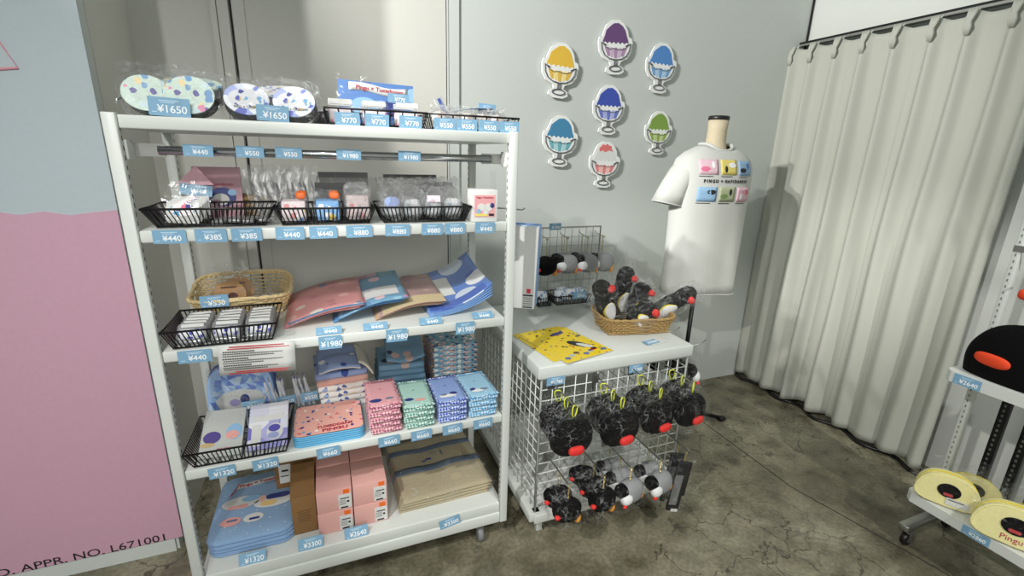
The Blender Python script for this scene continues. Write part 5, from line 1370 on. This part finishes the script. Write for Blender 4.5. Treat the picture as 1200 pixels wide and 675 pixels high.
# ---- slim pack of clear files hung beside the shelf rack
EN = [mat('file_pack_blue_%d' % i, c, .35) for i, c in enumerate(((196, 216, 238), (150, 186, 230), (112, 158, 220), (168, 200, 236), (126, 170, 226)))]
for k in range(6):
    t = thing('file_pack', 'white-fronted pack hung at the right side of the shelf rack' if k == 0 else 'blue-edged clear pack hung behind the white one at the rack side, %s behind it' % ['', 'first', 'second', 'third', 'fourth', 'fifth'][k], 'file pack', (.700 + .008 * k, 1.655 + .012 * k, 1.004 + .004 * (k % 2)), (0, R(1), R(-28)), 'packs hung beside the shelf rack')
    MB().rbox(PAPER if k == 0 else EN[k - 1], (0, 0, .165), (.115, .004, .33), .001).build('sheet', t)
    MB().sheet(FILMT, lambda u, v: (-.062 + .124 * u, -.005 + .002 * noise.noise(Vector((u * 4, v * 4, k))), -.006 + v * .40), 5, 8, .0005, smooth=False).build('clear_sleeve', t)
    if k == 0:
        MB().box(mat('red_square_ink', (214, 40, 70), .5), (.032, -.0025, .074), (.016, .001, .018)).build('red_mark', t)
        b = MB().box(INKB, (.030, -.0025, .056), (.040, .001, .006))
        for q in range(5): b.box(mat('label_grey_ink', (130, 130, 130), .7), (.030, -.0025, .046 - .008 * q), (.036, .001, .0025))
        b.box(INKB, (.030, -.0025, .006), (.038, .001, .004)).build('printed_lines', t)
hk = MB().tube(STEEL, [(.612, 1.70, 1.40), (.66, 1.70, 1.398), (.715, 1.70, 1.392), (.725, 1.70, 1.398)], .003, 6).build('display_hook')
tag(hk, 'thin steel hook on the right side of the shelf rack holding the packs', 'hook')

# ---- small grid stand at the back of the table with hooks and plush charms
gs = thing('grid_stand', 'small silver wire grid stand at the back left of the table', 'grid stand', (1.20, 2.245, TZ))
b = MB()
for k in range(11):
    x = -.22 + .044 * k; b.tube(STEEL, [(x, 0, .02), (x, 0, .415)], .0014, 5)
for k in range(9):
    z = .02 + .0494 * k; b.tube(STEEL, [(-.22, 0, z), (.22, 0, z)], .0014, 5)
b.build('wire_grid', gs)
MB().tube(STEEL, [(-.225, 0, .004), (-.225, 0, .42), (.225, 0, .42), (.225, 0, .004)], .0032, 8).build('outer_frame', gs)
for x in (-.225, .225): MB().tube(STEEL, [(x, -.07, .004), (x, .07, .004)], .004, 8).build('foot', gs)
for i, x in enumerate((-.15, -.03, .09, .19)):
    MB().tube(STEEL, [(x, 0, .395), (x, -.01, .385), (x, -.10, .375), (x, -.105, .382)], .0022, 6).build('hook', gs)
price('¥1980', (1.135, 2.235, TZ + .425), 'blue tag clipped to the top of the small grid stand on the table', .07, .036, (0, 0, 0))
def chain(parent, p0, p1, m=BRASS, name='ball_chain'):
    b = MB(); p0, p1 = Vector(p0), Vector(p1); n_ = max(3, int((p1 - p0).length / .009))
    for k in range(n_):
        c = p0.lerp(p1, (k + .5) / n_)
        ax = Vector((1, 0, 0)) if k % 2 else Vector((0, 1, 0))
        pts = [c + ax * .0034 * math.cos(a) + Vector((0, 0, .0058)) * math.sin(a) for a in [2 * PI * j / 8 for j in range(8)]]
        b.tube(m, pts, .0011, 4, True)
    return b.build(name, parent)
def charm(label, loc, rz, kind, s, chain_h, seed, group, bagged=True, roll=0):
    """soft bean-shaped keychain plush hanging from its loop (origin at the loop)"""
    t = thing('plush_charm', label, 'plush charm', loc, (0, 0, R(rz)), group)
    chain(t, (0, 0, 0), (0, 0, -chain_h))
    MB().tube(BRASS, [(.006 * math.cos(2 * PI * k / 10), 0, .004 + .008 * math.sin(2 * PI * k / 10)) for k in range(10)], .0013, 5, True).build('split_ring', t)
    z = -chain_h - s * .5
    Mr = T(0, 0, z) @ RY(roll)
    if kind == 'black':
        MB().pillow(PLUSH, (0, 0, 0), (s * 1.25, s * .8, s), .85, 18, 12, .06, seed, 12, Mr).build('body', t)
        MB().pillow(PLUSH, (-s * .42, 0, s * .1), (s * .62, s * .5, s * .62), .9, 14, 10, .05, seed, 12, Mr).build('front_lobe', t)
        MB().pillow(RED, (-s * .60, -s * .20, -s * .12), (s * .24, s * .22, s * .18), .9, 12, 8, 0, 0, 9, Mr).build('red_tab', t)
        MB().pillow(ORFELT, (s * .50, -s * .10, -s * .36), (s * .26, s * .36, s * .40), .8, 12, 8, 0, 0, 9, Mr).build('felt_tab', t)
    else:
        MB().pillow(GREYP, (s * .12, 0, 0), (s * 1.1, s * .8, s), .85, 18, 12, .06, seed, 12, Mr).build('body', t)
        MB().pillow(PLUSH, (-s * .36, .0, s * .18), (s * .60, s * .62, s * .60), .9, 14, 10, .03, seed, 12, Mr).build('dark_lobe', t)
        MB().pillow(WHITEP, (-s * .34, -s * .24, -s * .05), (s * .55, s * .42, s * .48), .9, 14, 10, .03, seed, 12, Mr).build('white_lobe', t)
        MB().pillow(ORFELT, (s * .52, -s * .06, -s * .22), (s * .20, s * .44, s * .62), .8, 12, 8, 0, 0, 9, Mr).build('felt_tab', t)
        MB().pillow(RED, (-s * .52, -s * .34, -s * .26), (s * .20, s * .16, s * .15), .9, 10, 8, 0, 0, 9, Mr).build('red_tab', t)
    if bagged:
        bag(t, (0, 0, z - s * .02), (s * 1.7, s * 1.25, s * 1.5), seed, 'clear_bag', .25, FILM)
    return t
gg = 'plush charms on the small grid stand'
for i, (x, y, kind, s, rz, l) in enumerate(((1.05, 2.150, 'black', .105, 12, 'black plush charm at the left of the small grid stand on the table'), (1.17, 2.160, 'grey', .105, 0, 'grey and white plush charm hanging left of the middle of the grid stand'), (1.17, 2.215, 'grey', .095, 12, 'grey and white plush charm behind the left-middle one on the grid stand'),
                                            (1.29, 2.150, 'grey', .105, 0, 'grey and white plush charm hanging right of the middle of the grid stand'), (1.29, 2.21, 'grey', .095, -10, 'grey and white plush charm behind the right-middle one on the grid stand'), (1.39, 2.16, 'grey', .105, -20, 'grey and white plush charm at the right end of the grid stand'))):
    charm(l, (x, y, TZ + .372), rz, kind, s, .085, 200 + i, gg, i % 2 == 1 or i > 4)
# acrylic riser with black baskets of bags
rs = thing('acrylic_riser', 'clear acrylic riser under the small black basket on the table', 'riser', (1.125, 2.05, TZ + .001))
MB().box(ACRYL, (0, 0, .058), (.36, .17, .004)).build('top_plate', rs)
for x in (-.178, .178): MB().box(ACRYL, (x, 0, .028), (.004, .17, .056)).build('side_plate', rs)
wire_basket('small black basket of blue and white packets on the acrylic riser', 1.035, 1.235, 1.985, 2.11, TZ + .063, TZ + .112, .012, .014, .004)
wire_basket('small black basket partly hidden behind the hung file packs on the table', .935, 1.026, 1.985, 2.11, TZ + .063, TZ + .112, .012, .014, .004)
BLP = mat_spots('blue_packet_print', (226, 232, 238), [(150, 190, 226), (110, 160, 214), (240, 243, 246), (60, 60, 80), (226, 232, 238)], 50, .5, .4)
for i, (x, y, z, s) in enumerate(((.975, 2.04, .070, 1), (1.085, 2.03, .070, 1), (1.15, 2.035, .070, 1), (1.20, 2.06, .072, .9), (1.12, 2.08, .072, 1), (1.30, 2.09, .014, 1.2), (1.38, 2.08, .014, 1.1), (1.34, 2.02, .014, 1), (1.43, 2.10, .014, 1))):
    t = thing('blue_packet', ['bagged blue and white packet in the basket hidden behind the file packs', 'bagged blue and white packet at the left of the riser basket', 'bagged blue and white packet in the middle of the riser basket', 'bagged blue and white packet at the right of the riser basket', 'bagged blue and white packet at the back of the riser basket', 'bagged blue packet on the table right of the riser', 'bagged blue packet on the table behind the brown wicker basket', 'bagged blue packet on the table between riser and wicker basket', 'bagged blue packet at the back right of the table'][i], 'packet', (x, y, TZ + z), (R(-16), 0, R(20 * math.sin(i * 2))), 'blue and white packets on the table')
    MB().pillow(BLP, (0, 0, .034 * s), (.075 * s, .04 * s, .06 * s), .5, 16, 8, .08, i, 20).build('contents', t)
    bag(t, (0, 0, .040 * s), (.095 * s, .06 * s, .085 * s), 220 + i, 'clear_bag', .35)
price('¥880', (1.165, 1.980, TZ + .115), 'blue tag on the front of the riser basket at the back of the table', .072, .036, (R(-4), 0, 0))

# ---- front hooks, plush pouches with yellow carabiners
def display_hook(label, x, y, z, L_):
    t = thing('display_hook', label, 'hook', (x, y, z), group='steel hooks on the front grid')
    MB().tube(STEEL, [(0, 0, 0), (0, -L_ + .012, -.004), (0, -L_, .006)], .003, 8).build('prong', t)
    MB().box(STEEL, (0, .001, -.012), (.03, .003, .04)).build('back_plate', t)
    return t
def carabiner(parent, loc, rz, s=1.0):
    pts = [(-.012, 0, .004), (-.0125, 0, -.008), (-.009, 0, -.030), (-.003, 0, -.037), (.006, 0, -.035), (.012, 0, -.020), (.0135, 0, .0), (.008, 0, .008), (-.006, 0, .009)]
    o = MB().tube(YELM, [Vector(p) * s for p in pts], .0026 * s, 6, True).build('carabiner', parent, loc, (0, 0, R(rz)))
    o['label'] = 'yellow carabiner'
def plush_pouch(label, loc, rz, s, seed, group, ry=0):
    """round black plush pouch hanging from a yellow carabiner (origin at the hook)"""
    t = thing('plush_pouch', label, 'plush pouch', loc, (0, R(ry), R(rz)), group)
    carabiner(t, (0, 0, 0), 25 * math.sin(seed * 2.3) + 12)
    MB().tube(BLACK, [(0, 0, -.032), (.004, 0, -.045), (0, 0, -.06)], .003, 6).build('loop', t)
    zc = -.052 - .066 * s
    MB().pillow(PLUSH, (0, 0, zc), (.182 * s, .088 * s, .145 * s), .88, 26, 16, .05, seed, 9).build('body', t)
    MB().tube(mat('black_zip', (30, 30, 32), .5), [(.088 * s * math.cos(a), .012, zc + .070 * s * math.sin(a)) for a in [R(20 + 140 * k / 20) for k in range(21)]], .003, 6).build('zip', t)
    m = MB().pillow(RED, (-.004 * s, -.046 * s, zc - .028 * s), (.066 * s, .026 * s, .034 * s), .75, 20, 12, 0, 0, 9, None)
    m.build('red_patch', t)
    bag(t, (0, 0, zc - .004), (.225 * s, .125 * s, .20 * s), seed + 300, 'clear_bag', .18, FILM, .7, .18, 18, 12)
    return t
HX = [(.782, .737), (.985, .733), (1.160, .742), (1.320, .742)]
gp = 'black plush pouches on the front grid'
col = ['first', 'second', 'third', 'fourth']
for i, (x, z) in enumerate(HX):
    display_hook('steel hook at the top of the table front grid, %s column from the left' % col[i], x, gy0 - .005, z, .20)
    for k in range(3):
        y = 1.305 + .060 * k
        plush_pouch('round black plush pouch, top row, %s column from left, %s' % (col[i], ('frontmost on its hook', 'behind the front one', 'closest to the grid')[k]), (x - .0 - .004 * k, y, z - .006), 6 - 7 * k + 3 * i, (1.0 if k == 0 else .95) * (1 if i < 2 else .93), 11 * i + k, gp, (4 if i == 0 else 0) if k == 0 else -4 * k)
price('¥1760', (.795, 1.489, .745), 'blue tag above the first column of plush pouches on the front grid', .078, .036, (0, 0, 0))
price('¥1760', (1.175, 1.489, .742), 'blue tag above the third column of plush pouches on the front grid', .07, .036, (0, 0, 0))
LX = [(.780, .405, 'black', 2), (.935, .410, 'black', 3), (1.060, .412, 'grey', 3), (1.205, .412, 'grey', 2)]
for i, (x, z, kind, cnt) in enumerate(LX):
    display_hook('steel hook in the lower row of the table front grid, %s column from the left' % col[i], x, gy0 - .005, z, .20)
    for k in range(cnt):
        y = 1.302 + .072 * k
        charm('%s plush charm, lower row, %s column from left, %s' % ('black' if kind == 'black' else 'grey and white', col[i], ('frontmost', 'behind the front one', 'closest to the grid')[k]), (x - .002 * k, y, z - .010), 8 - 10 * k, kind, .098 - .004 * k, .052, 400 + 5 * i + k, 'plush charms in the lower row', True, 12 if kind == 'black' else -8)
display_hook('steel hook at the right end of the lower row of the table front grid', 1.345, gy0 - .005, .425, .20)
STRAP = mat('black_webbing', (20, 20, 22), .7, bump=.3, bscale=300)
for k in range(2):
    t = thing('neck_strap', ['black strap with a grey card hanging at the right of the lower row, front one', 'black strap hanging at the right of the lower row, rear one'][k], 'strap', (1.345 + .012 * k, 1.31 + .06 * k, .417), (0, R(6), R(-18 + 6 * k)), 'black straps')
    chain(t, (0, 0, 0), (0, 0, -.05))
    MB().rbox(STRAP, (0, 0, -.175), (.055, .014, .25), .006).build('strap_body', t)
    MB().rbox(STRAP, (.03, .012, -.145), (.03, .010, .17), .004).build('strap_tail', t)
    MB().box(mat('grey_card', (120, 122, 124), .5), (-.008, -.008, -.19), (.034, .001, .15)).build('grey_card', t)
    MB().box(PAPER, (.006, -.0085, -.292), (.03, .001, .014)).build('white_label', t)
    bag(t, (.01, 0, -.17), (.10, .05, .29), 450 + k, 'clear_bag', .1, FILM)
# side hooks on the right grid
for i, (y, z) in enumerate(((1.60, .735), (1.78, .735), (1.95, .735))):
    t = thing('display_hook', 'steel hook on the right grid side of the table, %s from the front' % ('first', 'second', 'third')[i], 'hook', (gx1 + .005, y, z), (0, 0, R(90)), 'steel hooks on the right grid')
    MB().tube(STEEL, [(0, 0, 0), (0, -.17, .022), (0, -.185, .036)], .003, 8).build('prong', t)
    MB().box(STEEL, (0, .001, -.012), (.03, .003, .04)).build('back_plate', t)
    t2_ = charm('%s plush charm on the table right side, %s hook from front' % ('black' if i == 1 else 'grey and white', ('first', 'second', 'third')[i]), (gx1 + .105, y, z + .004), 60, 'grey' if i != 1 else 'black', .115, .06, 470 + i, 'plush charms on the right grid')
    0 and ('%s' % ('first', 'second', 'third')[i], (gx1 + .105, y, z + .004), 60, 'grey' if i != 1 else 'black', .115, .06, 470 + i, 'plush charms on the right grid')
    t3_ = plush_pouch('black plush pouch on the right side of the table, %s hook from the front' % ('first', 'second', 'third')[i], (gx1 + .055, y, z - .002), 84, .9, 480 + i, 'plush pouches on the right grid')

# ================================================================== white rolling rack at the right
RXF, RXB, RYL = 2.235, 2.56, .945
rk = thing('rolling_rack', 'white rolling gondola rack at the right edge with two shelves', 'rack', (2.45, .45, 0))
def kl(x, y, z): return (x - 2.45, y - .45, z)
for y in (RYL - .012, -.05):
    b = MB().rbox(WHITE, kl(2.47, y, 1.06), (.034, .024, 1.92), .003)
    for k in range(70): b.box(mat('rack_slot', (120, 122, 118), .8), kl(2.4525, y, .16 + k * .025), (.001, .004, .010))
    b.build('post', rk)
    MB().rbox(STEEL, kl(2.42, y - .01, .085), (.36, .04, .028), .004).build('foot_bar', rk)
    for x in (2.265, 2.57):
        c_ = MB().box(STEEL, kl(x, y - .022, .068), (.03, .028, .006)).box(STEEL, kl(x, y - .022 + .016, .045), (.026, .004, .04)).box(STEEL, kl(x, y - .022 - .016, .045), (.026, .004, .04)).build('caster', rk)
        w_ = MB().lathe(BLACK, [(.010, -.012), (.026, -.012), (.030, -.007), (.030, .007), (.026, .012), (.010, .012)], 22, M=T(*kl(x, y - .022, .031)) @ RX(90) @ RY(0))
        w_.build('wheel', c_)
        MB().lathe(STEEL, [(.004, -.0135), (.013, -.0135), (.013, .0135), (.004, .0135)], 16, M=T(*kl(x, y - .022, .031)) @ RX(90)).build('wheel_hub', c_)
MB().rbox(WHITE, kl(2.47, .45, 1.99), (.03, .97, .03), .003).rbox(WHITE, kl(2.47, .45, .13), (.03, .97, .03), .003).build('cross_rail', rk)
for z, xf in ((.835, RXF), (.272, RXF - .012)):
    xb = 2.45
    o1 = [(xf, -.06), (xf, RYL - .022), (xf + .024, RYL), (xb, RYL), (xb, -.06)]
    n_ = len(o1)
    vs = [(x - 2.45, y - .45, z) for x, y in o1] + [(x - 2.45, y - .45, z - .042) for x, y in o1]
    fs = [list(range(n_)), list(range(n_, 2 * n_))[::-1]] + [(i, i + n_, (i + 1) % n_ + n_, (i + 1) % n_) for i in range(n_)]
    MB().add(vs, fs, WHITE).build('shelf', rk)
# black slotted uprights against the wall behind
for i, y in enumerate((.93, .84, .76)):
    t = thing('slotted_upright', 'black slotted upright standing behind the rolling rack, %s' % ('nearest the curtain', 'middle one', 'farthest from the curtain')[i], 'upright', (2.80, y, 0), group='black slotted uprights')
    b = MB().rbox(BLACKM, (0, 0, .40), (.03, .034, .80), .003)
    for k in range(30): b.box(mat('upright_slot', (92, 92, 88), .7), (-.0155, 0, .05 + k * .025), (.001, .008, .012))
    b.build('post', t)
    MB().rbox(BLACKM, (0, 0, .004), (.09, .03, .008), .002).build('foot', t)

price('¥2640', (RXF - .0012, .868, .813), '¥2640 tag on the upper shelf of the rolling rack', .085, .040, (0, 0, R(-90)))
price('¥2860', (RXF - .0132, .700, .250), '¥2860 tag on the lower shelf of the rolling rack', .085, .036, (0, 0, R(-90)))

# big plush dome
pd = thing('plush_cushion', 'large black dome-shaped plush cushion with an orange-red patch on the rolling rack', 'plush cushion', (2.345, .735, .836), (0, 0, R(-90)), 'plush on the rolling rack')
vs, fs = [], []
nu, nv = 48, 20
for j in range(nv + 1):
    v = j / nv
    for i in range(nu):
        a = 2 * PI * i / nu
        e = .8
        rx_ = .212 * (math.cos(v * PI / 2) ** .62); ry_ = .092 * (math.cos(v * PI / 2) ** .62)
        x = math.copysign(abs(math.cos(a)) ** e, math.cos(a)) * rx_; y = math.copysign(abs(math.sin(a)) ** e, math.sin(a)) * ry_
        z = .002 + .215 * math.sin(v * PI / 2) ** .9
        bul = .93 + .07 * math.sin(min(1, v * 3) * PI / 2)
        vs.append((x * bul, y * bul, z + .004 * noise.noise(Vector((x * 12, y * 12, z * 12)))))
for j in range(nv):
    for i in range(nu): fs.append((j * nu + i, j * nu + (i + 1) % nu, (j + 1) * nu + (i + 1) % nu, (j + 1) * nu + i))
fs.append(list(range(nu))[::-1])
MB().add(vs, fs, PLUSH, smooth=True).build('body', pd)
MB().pillow(REDO, (-.098, -.074, .078), (.118, .034, .050), .82, 26, 14, M=T(-.098, -.074, .078) @ RZ(-12) @ T(.098, .074, -.078)).build('orange_red_patch', pd)
# a second plush above, only its red end enters the picture
p2 = thing('plush_toy', 'black plush with an orange-red end hanging at the upper right picture edge', 'plush', (2.33, .79, 1.30), (0, 0, R(-90)), 'plush on the rolling rack')
MB().pillow(PLUSH, (.035, 0, -.14), (.13, .09, .17), .85, 20, 12, .04, 1, 9).build('body', p2)
MB().pillow(REDO, (-.026, -.012, -.130), (.05, .05, .042), .8, 16, 10).build('red_end', p2)
MB().tube(BLACK, [(.035, 0, -.06), (.035, 0, -.02), (.03, .0, .0)], .003, 6).build('loop', p2)
hk2 = MB().tube(STEEL, [(2.455, .76, 1.31), (2.40, .76, 1.303), (2.30, .76, 1.296), (2.29, .76, 1.306)], .003, 6).box(STEEL, (2.452, .70, 1.31), (.003, .49, .024)).build('display_hook')
tag(hk2, 'steel hook bar on the rolling rack at the right picture edge', 'hook')

# yellow half-moon pouches
def moon_pouch(label, loc, rz, rx, s, seed, textit=True):
    t = thing('half_moon_pouch', label, 'pouch', loc, (R(rx), 0, R(rz)), 'yellow pouches on the rolling rack')
    out = []
    for k in range(33):
        a = PI * k / 32
        out.append((.098 * s * math.copysign(abs(math.cos(a)) ** .75, math.cos(a)), .035 * s + .09 * s * math.sin(a)))
    for k in range(9):
        a = PI + PI * k / 8
        out.append((.098 * s * math.copysign(abs(math.cos(a)) ** .5, math.cos(a)), .035 * s + .033 * s * math.sin(a)))
    MB().prism(YELP, out, -.02, .045).build('gusset', t)
    MB().prism(YELP, [(x * .97, .035 * s + (z - .035 * s) * .97) for x, z in out], -.026, -.018).build('front_panel', t)
    MB().tube(YELP, [(x, -.022, z) for x, z in out], .0045, 6, True).build('piping', t)
    MB().tube(YELD, [(x * .98, .012, z * 1.0 + .003) for x, z in out[2:31]], .003, 6).build('zip', t)
    MB().prism(PLUSH, ell(.036 * s, .029 * s, 26, .002, .068 * s), -.029, -.024).build('black_oval_patch', t)
    MB().prism(mat('dull_red_patch', (190, 60, 64), .7), rr_outline(.030 * s, .011 * s, .005 * s, 4, .002, .052 * s), -.0305, -.0285).build('red_patch', t)
    if textit:
        text('Pingu', .026 * s, INKRD, t, (.0, -.0268, .022 * s), sx=1.0)
    else:
        MB().box(PAPER, (.035, -.029, .026), (.07, .001, .03)).box(INKB, (.03, -.030, .034), (.05, .001, .003)).build('paper_label', t)
    bag(t, (0, .01, .072 * s), (.25 * s, .12, .17 * s), seed, 'clear_bag', .3, FILM)
    return t
moon_pouch('pale yellow half-moon pouch at the left end of the lower shelf of the rolling rack', (2.272, .835, .276), -62, -6, 1.0, 501, False)
moon_pouch('pale yellow half-moon pouch with red lettering in front at the right edge, lower shelf', (2.258, .625, .276), -66, -8, 1.12, 502, True)
moon_pouch('pale yellow half-moon pouch lying behind the left one, lower shelf of the rolling rack', (2.375, .80, .274), -62, -20, .9, 503, False)
moon_pouch('pale yellow half-moon pouch behind the lettered one, lower shelf of the rolling rack', (2.36, .60, .274), -62, -20, .95, 504, False)
